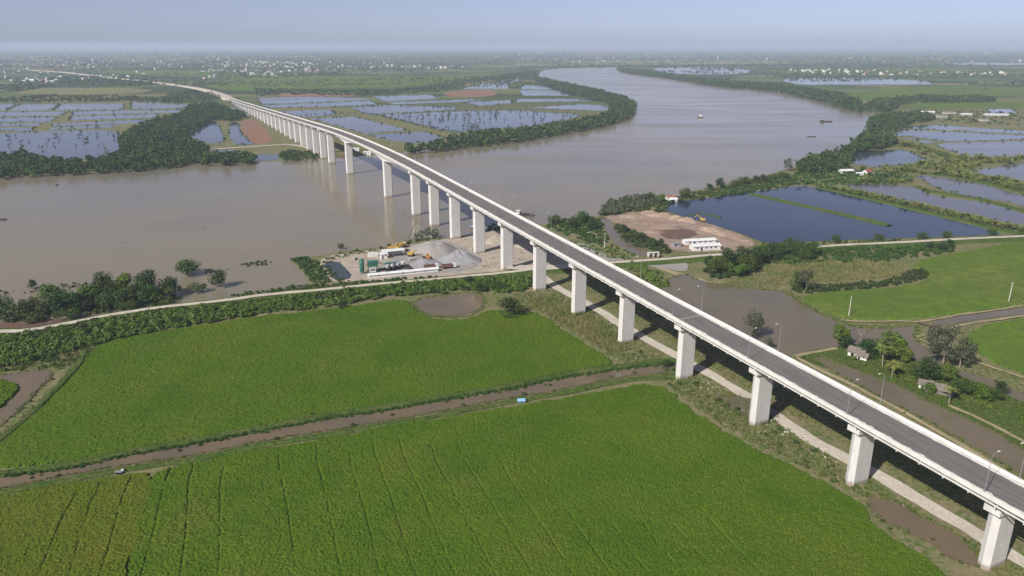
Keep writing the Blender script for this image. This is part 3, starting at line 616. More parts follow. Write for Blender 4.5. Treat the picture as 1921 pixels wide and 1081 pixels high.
# piers with hammerhead caps and the girders between them
MAIN = (516.0, 648.0)
PS = [float(x) for x in range(-160, 441, 40)] + list(MAIN) + [726.0 + 40 * k for k in range(26)]
def pier_mesh(zt):
    b = MB(); a, w, q = 1.5, 2.95, 3.9
    pr = lambda k: [(-a * k, -w), (0, -q), (a * k, -w), (a * k, w), (0, q), (-a * k, w)]
    rings = []
    zj = [zt - 4.6 * k for k in range(1, 9) if zt - 4.6 * k > 1]
    lev = [(-1.0, 1)] + [q for z in sorted(zj) for q in ((z - .05, 1), (z - .04, .975), (z + .04, .975), (z + .05, 1))] + [(zt, 1)]
    for z, k in lev: rings.append([(x * k, y * (1 - (1 - k) * .4), z) for x, y in pr(1.0)])
    b.loft(rings, M['conc']); return b
gird = {}
def girder_mesh(L):
    k = round(L, 1)
    if k not in gird:
        b = MB(); pr = [(-.98, 0), (.98, 0), (.95, -.25), (.62, -1.65), (-.62, -1.65), (-.95, -.25)]
        b.loft([[(-L / 2, t, z) for t, z in pr], [(L / 2, t, z) for t, z in pr]], M['conc']); gird[k] = b.mesh('girder')
    return gird[k]
for k, s in enumerate(PS):
    main = s in MAIN
    zt = zd(s) - (.32 + 6.4 if main else 4.15)
    if zt < 2: continue
    o = pier_mesh(zt).build('pier', bridge); o.location = (s, .8 if not main else 0, 0)
    if not main:
        c = MB(); pr = [(-4.75, 2.0), (4.75, 2.0), (4.75, 0), (-4.75, 0)]
        c.loft([[(-2.0, y, zt + .01 + z) for y, z in pr], [(2.0, y, zt + .01 + z) for y, z in pr]], M['concw'])
        c.build('pier_cap', o)
        for t in (-4.2, -3.0, -.8, 1.5, 4.1): MB().box((0, t, zt + 2.09), (3.2, .8, .16), M['conc']).build('bearing_block', o)
    nx_ = PS[k + 1] if k + 1 < len(PS) else None
    if nx_ and zd(nx_) < 6.2: nx_ = None
    if nx_ and not main and nx_ not in MAIN and not (s < 516 < nx_):
        sl_ = math.atan2(zd(nx_) - zd(s), nx_ - s); L = (nx_ - s) - .3; mid = (s + nx_) / 2
        for t in (-4.6, -2.3, 0, 2.3, 4.9):
            g = link('girder', girder_mesh(L), bridge); g.location = (mid, t, (zd(s) + zd(nx_)) / 2 - .33); g.rotation_euler = (0, -sl_, 0)
# haunched box girder over the river
def hdep(s):
    d = min(abs(s - MAIN[0]), abs(s - MAIN[1])); L = 66.0 if MAIN[0] <= s <= MAIN[1] else 76.0
    f = min(1, max(0, (d - 2.5) / (L - 6))); return 1.85 + 4.55 * (1 - f) ** 1.6
sb = sorted(set(list(np.arange(440.2, 724, 4.0)) + [513.5, 516.0, 518.5, 645.5, 648.0, 650.5, 725.8]))
b = MB(); b.loft([[(q, t, zd(q) - .325 + z) for t, z in ((-5.2, 0), (5.2, 0), (3.5, -.6), (3.2, -hdep(q)), (-3.2, -hdep(q)), (-3.5, -.6))] for q in sb], M['concw'])
b.build('box_girder', bridge)
# abutment at the far end
b = MB(); b.box((S1 + 3, 0, zd(S1) / 2 - .2), (8, 13, zd(S1) + .3), M['conc']); b.build('abutment', bridge)

# street lamps on both parapets
def bp(s, t): return BA + BU * s + BN * t
def lamp_proto():
    r = empty('street_lamp', (0, 0, 0))
    MB().bar((0, 0, 0), (0, 0, 9.3), .10, M['steel'], .065, 8).box((0, 0, .12), (.4, .4, .24), M['steel']).build('pole', r)
    MB().bar((0, 0, 9.25), (0, 1.0, 9.95), .06, M['steel']).bar((0, 1.0, 9.95), (0, 1.9, 10.15), .055, M['steel']).build('arm', r)
    MB().box((0, 2.2, 10.2), (.3, .8, .14), M['white'], taper=.8).build('lamp_head', r)
    return r
LP = lamp_proto(); first = True
k = 0
for s in range(-38, 760, 40):
    for sg in (-1, 1):
        o = LP if first else copy_tree(LP); first = False
        p = bp(s, sg * 6.6); o.location = (p[0], p[1], zd(s) + .85); o.rotation_euler = (0, 0, ROT + (math.pi if sg < 0 else 0))
        tag(o, 'tall grey street lamp on the %s parapet of the bridge' % ('near, field-side' if sg < 0 else 'far, pond-side'), 'street lamp', 'street lamps on the %s parapet' % ('near' if sg < 0 else 'far'))

# ================================================================== VEGETATION
def mass(name, label, cat, px, dens, protos, smin, smax, m, zc=0.0, zs=(.8, 1.2), z=0.0):
    p = chaikin(G(px, zc), 1); return scatter(name, label, cat, sample(p, area(p) * dens), protos, smin, smax, m, z=z, zs=zs)
# shrubs on the pond dikes
pts = []
for p, d in EDGE:
    q = resample(p, 7.0, True); q = q[rng.random(len(q)) < d]; pts.append(q + rng.normal(0, 1.3, q.shape))
pts = np.vstack(pts); pts = pts[pts[:, 1] < 3500]
scatter('dike_shrubs', 'low dark shrubs dotted along the dikes of the far ponds', 'shrubs', pts, BUSHF, 1.3, 3.2, 'leaff', zs=(.6, 1.0))
# mangrove belts and woods that read as one mass
mass('mangrove_wood', 'dense dark green mangrove wood on the far bank left of the bridge', 'mangroves',
     [(222, 255), (250, 240), (290, 225), (345, 213), (352, 198), (400, 192), (425, 205), (460, 212), (462, 220), (425, 227), (410, 222), (388, 227), (350, 250), (354, 262), (375, 270), (390, 274), (391, 285), (400, 288), (480, 290), (480, 304), (420, 307), (370, 309), (362, 300), (350, 309),
      (250, 318), (120, 325), (0, 332), (-200, 345), (-200, 300), (0, 291), (60, 289), (80, 299), (125, 302), (160, 302), (212, 294), (228, 282)], .034, TREEF, 5.5, 9.5, 'leaff', zc=3.0)
mass('mangrove_belt', 'mangrove belt along the shore just left of the bridge piers', 'mangroves', [(525, 287), (555, 285), (590, 288), (598, 298), (560, 301), (525, 303)], .06, TREEF, 3.5, 5.5, 'leaff', zc=1)
mass('mangrove_belt', 'long curved mangrove belt rimming the peninsula beyond the bridge', 'mangroves',
     [(765, 272), (790, 276), (830, 263), (870, 256), (900, 250), (960, 244), (1000, 241), (1040, 233), (1080, 227), (1110, 221), (1140, 213), (1148, 201), (1140, 191), (1110, 184), (1060, 171), (1035, 161), (1000, 152), (1012, 146), (1050, 154), (1090, 163), (1130, 171), (1165, 181), (1190, 192), (1194, 200),
      (1189, 212), (1170, 225), (1130, 236), (1080, 245), (1020, 256), (960, 265), (850, 277), (790, 284), (758, 286)], .024, TREEX, 6, 11, 'leaff', zc=3.5)
mass('mangrove_belt', 'thin mangrove belt along the right far bank of the river', 'mangroves',
     [(1160, 129), (1200, 134), (1250, 139), (1310, 149), (1370, 154), (1440, 159), (1510, 166), (1580, 179), (1620, 196), (1640, 205), (1625, 211), (1590, 205), (1547, 191), (1490, 178), (1435, 168), (1360, 163), (1310, 156), (1247, 145), (1197, 140), (1160, 133)], .011, TREEX, 8, 14, 'leaff', zc=3)
mass('tree_belt', 'tree belt between two green fields on the far right bank', 'tree belt', [(1620, 197), (1640, 187), (1700, 184), (1740, 180), (1860, 183), (1875, 190), (1800, 191), (1720, 191), (1690, 195), (1680, 206), (1650, 211)], .016, TREEX, 6, 11, 'leaff', zc=3)
mass('tree_belt', 'dark tree belt on the right bank behind the small blue pond', 'tree belt',
     [(1632, 218), (1680, 214), (1750, 215), (1755, 224), (1700, 231), (1675, 245), (1670, 262), (1690, 267), (1640, 279), (1600, 284), (1595, 300), (1590, 316), (1560, 322), (1500, 322), (1492, 314), (1503, 302), (1530, 293), (1580, 282), (1602, 267), (1627, 250)], .028, TREEF, 6, 11, 'leaff', zc=3)
mass('scrub', 'green scrub and low trees around the two huts right of the river', 'scrub', [(1470, 330), (1500, 322), (1590, 318), (1640, 318), (1700, 322), (1720, 334), (1690, 344), (1600, 345), (1540, 347), (1500, 345), (1450, 352), (1380, 362), (1330, 365), (1400, 348)], .05, BUSHF, 1.6, 3.6, 'leaf', zc=1)
mass('scrub', 'riverside bushes between the river and the dark blue pond', 'scrub', [(1180, 386), (1240, 373), (1280, 365), (1340, 354), (1400, 341), (1470, 328), (1500, 335), (1490, 346), (1440, 354), (1370, 364), (1300, 374), (1262, 378), (1250, 388), (1250, 398), (1200, 398), (1130, 404)], .07, BUSH, 1.5, 3.2, 'leaf', zc=1)
mass('mangrove_belt', 'grey green mangrove clump at the creek mouth right of the bridge', 'mangroves', [(1118, 396), (1150, 378), (1180, 372), (1235, 368), (1240, 380), (1190, 392), (1150, 402), (1122, 404)], .09, BUSH, 3.0, 4.8, 'leafg', zc=1, zs=(.9, 1.4))
mass('scrub', 'thick green bushes between the bridge and the narrow creek', 'scrub', [(1020, 420), (1050, 412), (1100, 405), (1125, 410), (1138, 432), (1142, 455), (1120, 458), (1080, 445), (1045, 432)], .09, BUSH, 1.5, 3.2, 'leaf', zc=1)
mass('scrub', 'bushes along the far side of the narrow creek by the bare yard', 'scrub', [(1150, 420), (1165, 424), (1200, 440), (1245, 458), (1262, 470), (1240, 478), (1205, 468), (1170, 450)], .12, BUSH, 1.6, 3.2, 'leafd', zc=1)
mass('scrub', 'weeds on the sandy strip just right of the bridge deck', 'weeds', [(1060, 450), (1105, 455), (1140, 456), (1200, 480), (1170, 490), (1110, 480)], .10, BUSH, .6, 1.8, 'leafb')
mass('scrub', 'banana-like green shrubs in the hollow below the dike road', 'shrubs', [(1175, 500), (1215, 500), (1255, 520), (1258, 540), (1225, 545), (1195, 525)], .16, BUSH, 1.0, 2.3, 'leafb')
mass('hedge', 'thick green hedge on the field side of the pale dike road', 'hedge',
     [(-60, 634), (0, 632), (60, 626), (130, 613), (200, 598), (300, 584), (420, 572), (560, 555), (700, 540), (850, 527), (960, 517), (1000, 518), (992, 545), (940, 549), (900, 545), (860, 542), (770, 553), (700, 560), (600, 577), (480, 589), (330, 614), (200, 640), (160, 650), (100, 665), (0, 690), (-60, 696)], .26, BUSHN, 1.3, 3.0, 'leafb', zc=.6, z=.3)
mass('hedge', 'darker taller bushes mixed into the dike road hedge', 'bushes', [(0, 632), (120, 612), (300, 586), (560, 556), (780, 535), (960, 518), (990, 540), (900, 545), (780, 552), (560, 572), (300, 600), (120, 630)], .035, BUSHN, 1.8, 3.2, 'leafd', zc=.8)
mass('scrub', 'shrubs at the feet of the flooded grove trees', 'shrubs', [(-30, 604), (20, 592), (90, 580), (180, 568), (260, 560), (330, 556), (335, 566), (260, 580), (150, 592), (40, 606), (-30, 612)], .10, BUSHN, 1.2, 2.6, 'leaf')
mass('weeds', 'olive weeds in the corner above the muddy pond', 'weeds', [(-60, 655), (60, 645), (150, 645), (185, 643), (150, 675), (110, 698), (100, 690), (0, 698), (-60, 706)], 1.0, TUFT, .6, 1.2, 'tuft')
mass('scrub', 'dense dark bushes below the white sheds', 'bushes', [(1315, 508), (1345, 488), (1400, 472), (1450, 474), (1462, 490), (1420, 508), (1372, 522), (1340, 526)], .13, BUSHN, 1.6, 3.2, 'leafd')
mass('hedge', 'green hedge on the river side of the pale dike road', 'hedge', [(430, 552), (500, 543), (590, 533), (690, 527), (780, 520), (860, 515), (870, 514), (780, 523), (700, 531), (600, 541), (500, 549), (430, 558)], .22, BUSHN, .9, 2.0, 'leaf', zc=.6)
mass('hedge', 'bushy bank left of the small retention pond', 'hedge', [(540, 486), (570, 481), (595, 487), (622, 528), (605, 538), (590, 534), (565, 502)], .2, BUSH, 1.0, 2.2, 'leaf', zc=.6)
mass('scrub', 'bushes and weeds on the river edge behind the batching plant', 'scrub', [(600, 483), (680, 467), (740, 460), (780, 450), (830, 440), (835, 447), (780, 456), (740, 464), (680, 471), (620, 482)], .07, BUSH, .8, 2.2, 'leaf')
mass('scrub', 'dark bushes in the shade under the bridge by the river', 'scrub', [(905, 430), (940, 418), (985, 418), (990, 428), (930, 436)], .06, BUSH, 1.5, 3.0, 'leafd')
mass('scrub', 'scrubby corner above the muddy pond at the left edge', 'scrub', [(-60, 660), (60, 648), (150, 645), (182, 642), (150, 672), (130, 690), (100, 690), (0, 698), (-60, 706)], .16, BUSH, .6, 1.7, 'leaf')
mass('flooded_scrub', 'thin scrub strip standing in the flooded river margin', 'scrub', [(-40, 549), (0, 547), (50, 545), (80, 540), (127, 534), (175, 530), (178, 534), (130, 541), (60, 550), (-40, 556)], .13, BUSH, .6, 1.4, 'leafd')
mass('flooded_scrub', 'small scrub patch in the water left of the retention pond', 'scrub', [(448, 498), (480, 490), (512, 490), (512, 495), (470, 502)], .2, BUSH, .8, 1.6, 'leaf')
mass('flooded_scrub', 'thin drowned twigs beside the lone round tree in the water', 'scrub', [(380, 512), (430, 504), (432, 508), (384, 518)], .1, BUSH, .5, 1.2, 'leafd')
# right side hedges
mass('hedge', 'dark hedge along the dike road above the right rice field', 'hedge', [(1440, 480), (1500, 470), (1560, 466), (1640, 464), (1720, 459), (1790, 462), (1790, 472), (1740, 480), (1660, 488), (1600, 492), (1540, 490), (1480, 498), (1440, 494)], .15, BUSH, 1.2, 2.8, 'leaf', zc=.6)
mass('hedge', 'hedge between the dark blue pond and the right dike road', 'hedge', [(1420, 455), (1480, 457), (1600, 451), (1720, 448), (1870, 443), (1921, 440), (1921, 444), (1720, 452), (1560, 459), (1480, 466), (1425, 466)], .09, BUSH, .9, 2.2, 'leaf', zc=.5)
mass('hedge', 'dark winding hedge below the dry grass mound on the right', 'hedge', [(1484, 545), (1500, 530), (1540, 536), (1620, 530), (1680, 522), (1700, 508), (1735, 506), (1745, 518), (1720, 527), (1660, 536), (1570, 545), (1510, 549)], .26, BUSH, 1.2, 2.4, 'leafd', zc=.8)
mass('dry_grass', 'dry yellowish tall grass on the mound inside the dark hedge', 'dry grass', [(1428, 496), (1500, 488), (1600, 484), (1690, 500), (1700, 512), (1640, 524), (1560, 530), (1500, 528), (1470, 540), (1440, 520)], .8, REED, .9, 1.8, 'reed')
mass('water_weed', 'bright green water weed along the pond shore below the trees', 'water weed', [(1340, 535), (1370, 522), (1420, 512), (1450, 525), (1468, 544), (1430, 546), (1370, 540)], .7, TUFT, .4, .9, 'tuft', z=.05)
mass('scrub', 'shrubs on the islet between two brown ponds', 'scrub', [(1580, 655), (1640, 650), (1690, 655), (1705, 675), (1760, 695), (1860, 735), (1921, 765), (2000, 800), (2000, 830), (1890, 780), (1800, 750), (1720, 725), (1650, 700), (1600, 680)], .10, BUSHN, .8, 2.0, 'leafb')
mass('grass', 'rough grass on the banks of the islet by the brown pond', 'grass', [(1490, 668), (1580, 655), (1705, 672), (1921, 757), (2050, 820), (2050, 920), (1921, 842), (1760, 768), (1640, 712), (1560, 690)], .9, TUFT, .4, .9, 'tuft')
mass('weeds', 'mixed weeds and grass along the service road under the bridge', 'weeds',
     [(1000, 545), (1040, 545), (1100, 575), (1200, 640), (1270, 680), (1330, 712), (1420, 765), (1500, 820), (1600, 880), (1640, 905), (1720, 955), (1850, 1030), (1960, 1100), (1900, 1100), (1845, 1070), (1800, 1012), (1720, 962), (1690, 943), (1640, 930), (1600, 925), (1500, 875), (1400, 825), (1300, 765), (1250, 716), (1230, 690),
      (1160, 680), (1100, 640), (1050, 612), (1010, 582), (960, 580), (920, 572), (960, 555)], .75, TUFT, .45, 1.1, 'tuft')
mass('reeds', 'dry yellowish grass patches between the rice field and the service road', 'dry grass', [(1240, 715), (1300, 722), (1420, 790), (1540, 862), (1610, 905), (1600, 922), (1500, 872), (1400, 822), (1300, 762)], .5, REED, .5, 1.1, 'reed')
mass('bush_clumps', 'low green bushes between the rice field and the service road', 'bushes', [(1240, 712), (1320, 735), (1440, 800), (1560, 870), (1620, 925), (1660, 925), (1640, 940), (1590, 922), (1480, 862), (1380, 812), (1290, 755)], .05, BUSHN, .6, 1.5, 'leaf')
mass('reeds', 'dry grass along the far side of the service road below the deck', 'dry grass', [(1075, 545), (1150, 585), (1250, 645), (1350, 700), (1480, 775), (1600, 848), (1740, 925), (1860, 995), (1880, 985), (1740, 905), (1600, 828), (1480, 755), (1350, 682), (1250, 625), (1150, 565)], .5, REED, .5, 1.0, 'reed')
mass('reeds', 'pale reed bed beside the service road left of the bridge piers', 'reeds', [(990, 560), (1040, 555), (1085, 585), (1130, 600), (1165, 640), (1185, 655), (1150, 665), (1110, 640), (1060, 610), (1010, 580)], 1.1, REED, .9, 1.7, 'reed')
mass('weeds', 'weeds in the deck shadow between service road and brown water', 'weeds', [(1060, 530), (1110, 550), (1200, 600), (1300, 668), (1400, 728), (1500, 790), (1600, 840), (1700, 895), (1800, 950), (1960, 1040), (1990, 1000), (1850, 900), (1700, 810), (1500, 700), (1400, 670), (1300, 610), (1200, 560), (1120, 525)], .4, TUFT, .45, 1.1, 'tuft')
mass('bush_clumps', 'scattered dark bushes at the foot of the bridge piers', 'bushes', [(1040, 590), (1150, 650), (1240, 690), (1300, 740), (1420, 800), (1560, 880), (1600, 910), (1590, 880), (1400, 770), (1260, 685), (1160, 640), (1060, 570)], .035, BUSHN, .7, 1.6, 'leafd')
mass('weeds', 'taller green weeds round the small bridge-foot pond', 'weeds', [(1600, 925), (1625, 925), (1660, 930), (1690, 940), (1640, 930), (1618, 935)], 1.2, TUFT, .7, 1.3, 'tuft')
# canal banks
bk = np.vstack([along([(x, y - 6) for x, y in CTOP], .5, 2.2), along([(x, y - 3) for x, y in CTOP], .5, 1.6)])
scatter('canal_grass', 'dark grassy bank on the upper side of the brown canal', 'grass', bk, TUFT, .5, 1.05, 'leaf', z=.15)
scatter('canal_grass', 'light grass fringe on the lower side of the brown canal', 'grass', np.vstack([along([(x, y + 1.5) for x, y in CBOT], .4, 2.4), along([(x, y + 8) for x, y in CBOT], .6, 1.4)]), TUFT, .4, .85, 'tuft', z=.15)
scatter('canal_bank_shrubs', 'continuous dark shrubby growth on the upper canal bank', 'shrubs', np.vstack([along([(x, y - 1.5) for x, y in CTOP], 1.1, 1.8), along([(x, y - 8) for x, y in CTOP], 3, 2)]), BUSHN, .6, 1.2, 'leaf', z=.05)
scatter('canal_bushes', 'small dark bushes hanging over the brown canal', 'bushes', np.vstack([along([(x, y - 2) for x, y in CTOP], 7, 1.6), along([(x, y) for x, y in CBOT], 17, .8)]), BUSHN, .6, 1.25, 'leafd', z=.05)
scatter('field_edge_grass', 'grass verge along the left edge of the wide rice field', 'grass', along([(185, 643), (152, 678), (110, 724), (60, 773), (0, 823), (-60, 868)], .35, 2.6), TUFT, .4, 1.0, 'tuft', z=.5)
scatter('pond_edge_grass', 'grass fringe around the round pond in the rice field', 'grass', along([(772, 568), (785, 583), (810, 594), (850, 597), (882, 593), (905, 580), (910, 566), (902, 551), (870, 550), (830, 554), (790, 560), (772, 570)], .35, 1.6), TUFT, .4, 1.0, 'tuft')
scatter('pond_dike_grass', 'tall grass on the straight dike inside the dark blue pond', 'grass', along([(1408, 364), (1480, 380), (1560, 398), (1630, 414), (1668, 423)], .22, 4.6), TUFT, .7, 1.4, 'tuft', z=.3)
scatter('shore_grass', 'grassy shore between the brown pond and the right rice field', 'grass', np.vstack([along([(1468, 546), (1490, 558), (1530, 583), (1560, 597), (1600, 611), (1640, 614), (1700, 608)], .3, 4.5), along([(1745, 602), (1800, 590), (1860, 582), (1921, 574)], .4, 2.5), along([(1720, 630), (1760, 655), (1850, 692), (1921, 715)], .35, 4)]), TUFT, .5, 1.1, 'tuft', z=.1)
rim = np.vstack([resample(p, .45, True) for p in RIM]); rim = rim[rng.random(len(rim)) < .35 + .65 * (vnoise(rim, 6, 21) > .42)]
scatter('water_rim_grass', 'ragged grass along the rims of the brown waters near the bridge', 'grass', rim + rng.normal(0, .55, rim.shape), TUFT, .4, 1.1, 'tuft', z=.03)
scatter('water_rim_bushes', 'small bushes along the rims of the brown waters near the bridge', 'bushes', rim[::11] + rng.normal(0, .8, rim[::11].shape), BUSH, .4, 1.0, 'leaf', z=.03)
scatter('rubble', 'pale rubble stones strewn beside the service road', 'rubble', np.vstack([along([(1040, 555), (1100, 583), (1200, 645), (1320, 705), (1420, 765), (1520, 840), (1610, 890), (1700, 945)], 5, 6), sample(G([(1300, 700), (1420, 770), (1560, 860), (1540, 870), (1400, 800), (1300, 730)]), 50)]),
        [(np.array([(-.5, -.4, 0), (.5, -.45, 0), (.45, .4, 0), (-.4, .5, 0), (-.2, -.2, .5), (.3, -.15, .55), (.2, .25, .45), (-.25, .2, .4)]), np.array([(0, 1, 5, 4), (1, 2, 6, 5), (2, 3, 7, 6), (3, 0, 4, 7), (4, 5, 6, 7)]))], .2, .6, 'stone', z=.0)
# palms and shrubs on the right pond dikes (ground layer)
scatter('dike_undergrowth', 'green undergrowth below the palm rows on the pond dikes', 'undergrowth', np.vstack([along(q, .9, 6) for q in ([(1535, 350), (1620, 370), (1700, 388), (1800, 412), (1890, 433), (2000, 460)], [(1690, 320), (1729, 324), (1776, 329), (1842, 340), (1921, 360)], [(1650, 322), (1700, 316), (1760, 310), (1820, 316)], [(1640, 281), (1700, 270), (1760, 285), (1800, 299), (1921, 299)], [(1690, 272), (1740, 284), (1780, 298), (1850, 307)])]), BUSHF, .9, 2.2, 'leaf', z=.3)
scatter('dike_shrubs', 'grassy shrubs on the bare dikes between the right ponds', 'shrubs', along([(1720, 350), (1750, 360), (1800, 367), (1860, 378), (1921, 396)], 2.0, 4), BUSHF, .4, 1.0, 'leaf', z=.6)

# ---- single trees
def crown_mesh(key, args, m): return np_mesh('crown_' + key, *crown(**args), M[m])
def trunk_mesh(key, h, r, m, lean=0.03, br=4, seed=1):
    b = MB(); rr = random.Random(seed); top = (lean, lean * .5, h)
    b.bar((0, 0, -.02), (lean * .4, 0, h * .5), r, M[m], r * .75, 7).bar((lean * .4, 0, h * .5), top, r * .75, M[m], r * .5, 7)
    for k in range(br):
        a = k * 2 * math.pi / br + rr.uniform(-.4, .4); z = h * rr.uniform(.6, .95)
        b.bar((lean * .7, 0, z), (math.cos(a) * .2, math.sin(a) * .2, z + rr.uniform(.14, .26)), r * .5, M[m], r * .2, 5)
    return b.mesh('trunk_' + key)
ORD = 'leftmost second third fourth fifth sixth seventh eighth ninth tenth eleventh twelfth thirteenth fourteenth fifteenth sixteenth seventeenth eighteenth nineteenth twentieth twenty-first twenty-second twenty-third twenty-fourth twenty-fifth twenty-sixth twenty-seventh twenty-eighth'.split()
def nth(k): return ORD[0] if k == 0 else ORD[k] + ' from left'
KIND = {}
for key, args, m_, th, tr, bk_ in (
    ('round', dict(nl=14, n=2000, size=.034, seed=1, rx=.52, rz=.50, cz=.48, spread=.72), 'leaf', .45, .028, 'bark'),
    ('round2', dict(nl=12, n=1800, size=.034, seed=2, rx=.48, rz=.50, cz=.48, spread=.75), 'leafd', .45, .028, 'bark'),
    ('bright', dict(nl=10, n=1600, size=.038, seed=3, rx=.55, rz=.45, cz=.53, spread=.7), 'leafb', .42, .026, 'bark'),
    ('tall', dict(nl=15, n=1700, size=.026, seed=4, rx=.27, rz=.42, cz=.56, spread=.95, lr=(.4, .75)), 'leafg', .55, .018, 'palebark'),
    ('airy', dict(nl=18, n=1900, size=.024, seed=5, rx=.36, rz=.38, cz=.58, spread=1.0, lr=(.28, .5)), 'leafg', .55, .02, 'palebark'),
    ('shrub', dict(nl=10, n=900, size=.05, seed=6, rx=.72, rz=.46, cz=.47, spread=.7), 'leaf', .3, .03, 'bark'),
    ('bare', dict(nl=9, n=120, size=.02, seed=8, rx=.38, rz=.4, cz=.6, spread=1.0, lr=(.2, .4)), 'leafg', .6, .025, 'palebark'),
    ('pondbush', dict(nl=3, n=70, size=.09, seed=7, rx=.40, rz=.40, cz=.52, spread=.7), 'leaff', .3, .03, 'bark')):
    KIND[key] = (crown_mesh(key, args, m_), trunk_mesh(key, th, tr, bk_, br=9 if key == 'bare' else 5, seed=len(KIND)))
def tree(px, h, kind, label, cat='tree', group=None, raw=False, z=0.0, name=None, sx=1.0):
    x, y = px if raw else G(px)
    r = empty(name or {'shrub': 'shrub', 'pondbush': 'mangrove_bush'}.get(kind, 'broadleaf_tree'), (x, y, z), random.uniform(0, 6.28), h, label, cat, group)
    r.scale = (h * sx, h * sx, h)
    link('crown', KIND[kind][0], r); link('trunk', KIND[kind][1], r)
    return r
# the flooded grove at the left, trees standing in the river margin
tree((352, 517), 9.5, 'round', 'round green tree standing alone in the flooded river, largest of the lone ones', sx=1.35)
tree((412, 538), 9.0, 'round2', 'green tree standing in water next to the dike road, with a shadow on the flood', sx=1.05)
tree((372, 549), 6.6, 'shrub', 'small rounded tree in brown shallows left of the taller one in the water', sx=.85)
tree((393, 512), 3.0, 'shrub', 'tiny shrub in the water just right of the lone round tree')
tree((60, 541), 4.5, 'round2', 'small tree on the thin flooded bank at far left')
GROVE = [(0, 592, 11, 0), (25, 600, 9, 5), (45, 598, 9, 1), (75, 594, 10, 0), (95, 575, 11, 2), (105, 592, 10, 1), (125, 585, 11, 0), (150, 588, 10, 1), (165, 578, 11, 2), (178, 572, 11, 0), (190, 560, 13, 1), (200, 582, 9, 0), (212, 570, 11, 1), (230, 576, 10, 0),
         (236, 556, 12, 2), (252, 572, 10, 1), (265, 565, 11, 0), (285, 556, 14, 1), (280, 570, 10, 0), (300, 566, 9, 5), (318, 556, 10, 1), (330, 552, 8, 3), (240, 583, 7, 5), (130, 600, 7, 5), (60, 606, 6, 5), (312, 572, 5, 5), (-30, 600, 11, 0)]
for k, (x, y, h, t) in enumerate(sorted(GROVE)):
    tree((x, y), h, ['round', 'round2', 'bright', 'airy', 'tall', 'shrub'][t], nth(k) + ' among the trees of the flooded grove by the dike road', group='trees of the flooded grove', sx=1.0)
tree((957, 593), 8.5, 'round2', 'single dark round tree at the edge of the wide rice field near the round pond', sx=1.5)
tree((935, 545), 5.5, 'round', 'bushy tree in the dike hedge left of the bridge pier', sx=1.4)
tree((900, 548), 4.5, 'round2', 'dark bush above the round brown pond', sx=1.5, name='bush')
tree((880, 535), 4.6, 'round2', 'dark bush on the dike road left of the round pond', sx=1.4, name='bush')
tree((640, 578), 3.6, 'round2', 'dark bush at the field edge in the middle of the hedge', sx=1.3, name='bush')
tree((335, 610), 3.8, 'round2', 'dark bush bulging from the hedge onto the dike road', sx=1.3, name='bush')
tree((270, 607), 3.4, 'round', 'rounded bush on the dike road hedge left of the dark bulging one', sx=1.4, name='bush')
tree((1251, 688), 3.0, 'round2', 'dark bush at the end of the brown canal beside a pier', sx=1.6, name='bush')
tree((640, 468), 4.0, 'round', 'small tree on the river edge left of the batching plant')
for k, (x, y, h) in enumerate(sorted(((792, 450, 6), (805, 447, 7), (818, 446, 6), (780, 453, 5)))):
    tree((x, y), h, 'airy', nth(k) + ' of the thin grey trees behind the tan gravel heap', group='thin trees behind the gravel heap')
tree((1410, 636), 12, 'tall', 'slender grey green tree rising behind the bridge deck from the brown pond')
tree((1440, 655), 5, 'tall', 'small grey green tree right of the slender one behind the deck')
tree((1572, 652), 10, 'bright', 'light green tree at the left tip of the islet', sx=.85)
tree((1613, 645), 9, 'bare', 'half bare grey tree on the islet shore')
tree((1590, 656), 6, 'round2', 'dark low tree below the light green one on the islet')
tree((1630, 672), 8, 'round2', 'dark bushy tree beside the left hut on the islet')
tree((1665, 668), 10, 'bright', 'big bright green domed tree in the middle of the islet', sx=1.15)
tree((1690, 680), 7, 'bright', 'bright green tree right of the domed tree on the islet')
tree((1730, 712), 8.5, 'round2', 'dark domed tree between the two huts on the islet', sx=1.2)
tree((1775, 718), 7, 'bright', 'rounded light green tree above the right hut', sx=1.2)
tree((1740, 738), 4, 'bright', 'low leafy bush in front of the right hut', sx=1.2, name='bush')
tree((1800, 742), 6.5, 'round', 'leafy tree right of the right hut on the islet', sx=1.2)
tree((1832, 748), 6.0, 'bright', 'bright bushy tree at the right part of the islet', sx=1.2)
tree((1860, 752), 5.0, 'round', 'last round tree of the islet row towards the right edge', sx=1.3)
tree((1878, 740), 5.0, 'round2', 'small dark tree on the water edge at the right channel')
tree((1768, 685), 16, 'airy', 'large grey green airy tree beside the right channel, tallest around', sx=1.0)
tree((1800, 690), 12, 'airy', 'smaller airy grey tree leaning against the largest one on the right')
tree((1752, 655), 9, 'airy', 'airy grey tree at the left foot of the largest one')
tree((1352, 355), 10, 'round2', 'dark round tree on the bank above the dark blue pond, right one', sx=.9)
tree((1285, 372), 9, 'round', 'green tree beside the ramshackle houses by the pond', sx=1.0)
tree((1240, 380), 7, 'bright', 'bright tree left of the ramshackle houses')
tree((1215, 378), 7, 'round', 'tree on the creek mouth bank left of the bright one')
tree((1478, 321), 12, 'airy', 'loose grey tree standing apart on the river bank')
for k, (x, y, h, t) in enumerate(sorted(((1520, 322, 9, 1), (1545, 318, 10, 0), (1565, 316, 9, 1), (1500, 326, 8, 0), (1580, 312, 9, 1)))):
    tree((x, y), h, ['round', 'round2'][t], nth(k) + ' in the riverside grove left of the white roofed hut', group='riverside grove trees')
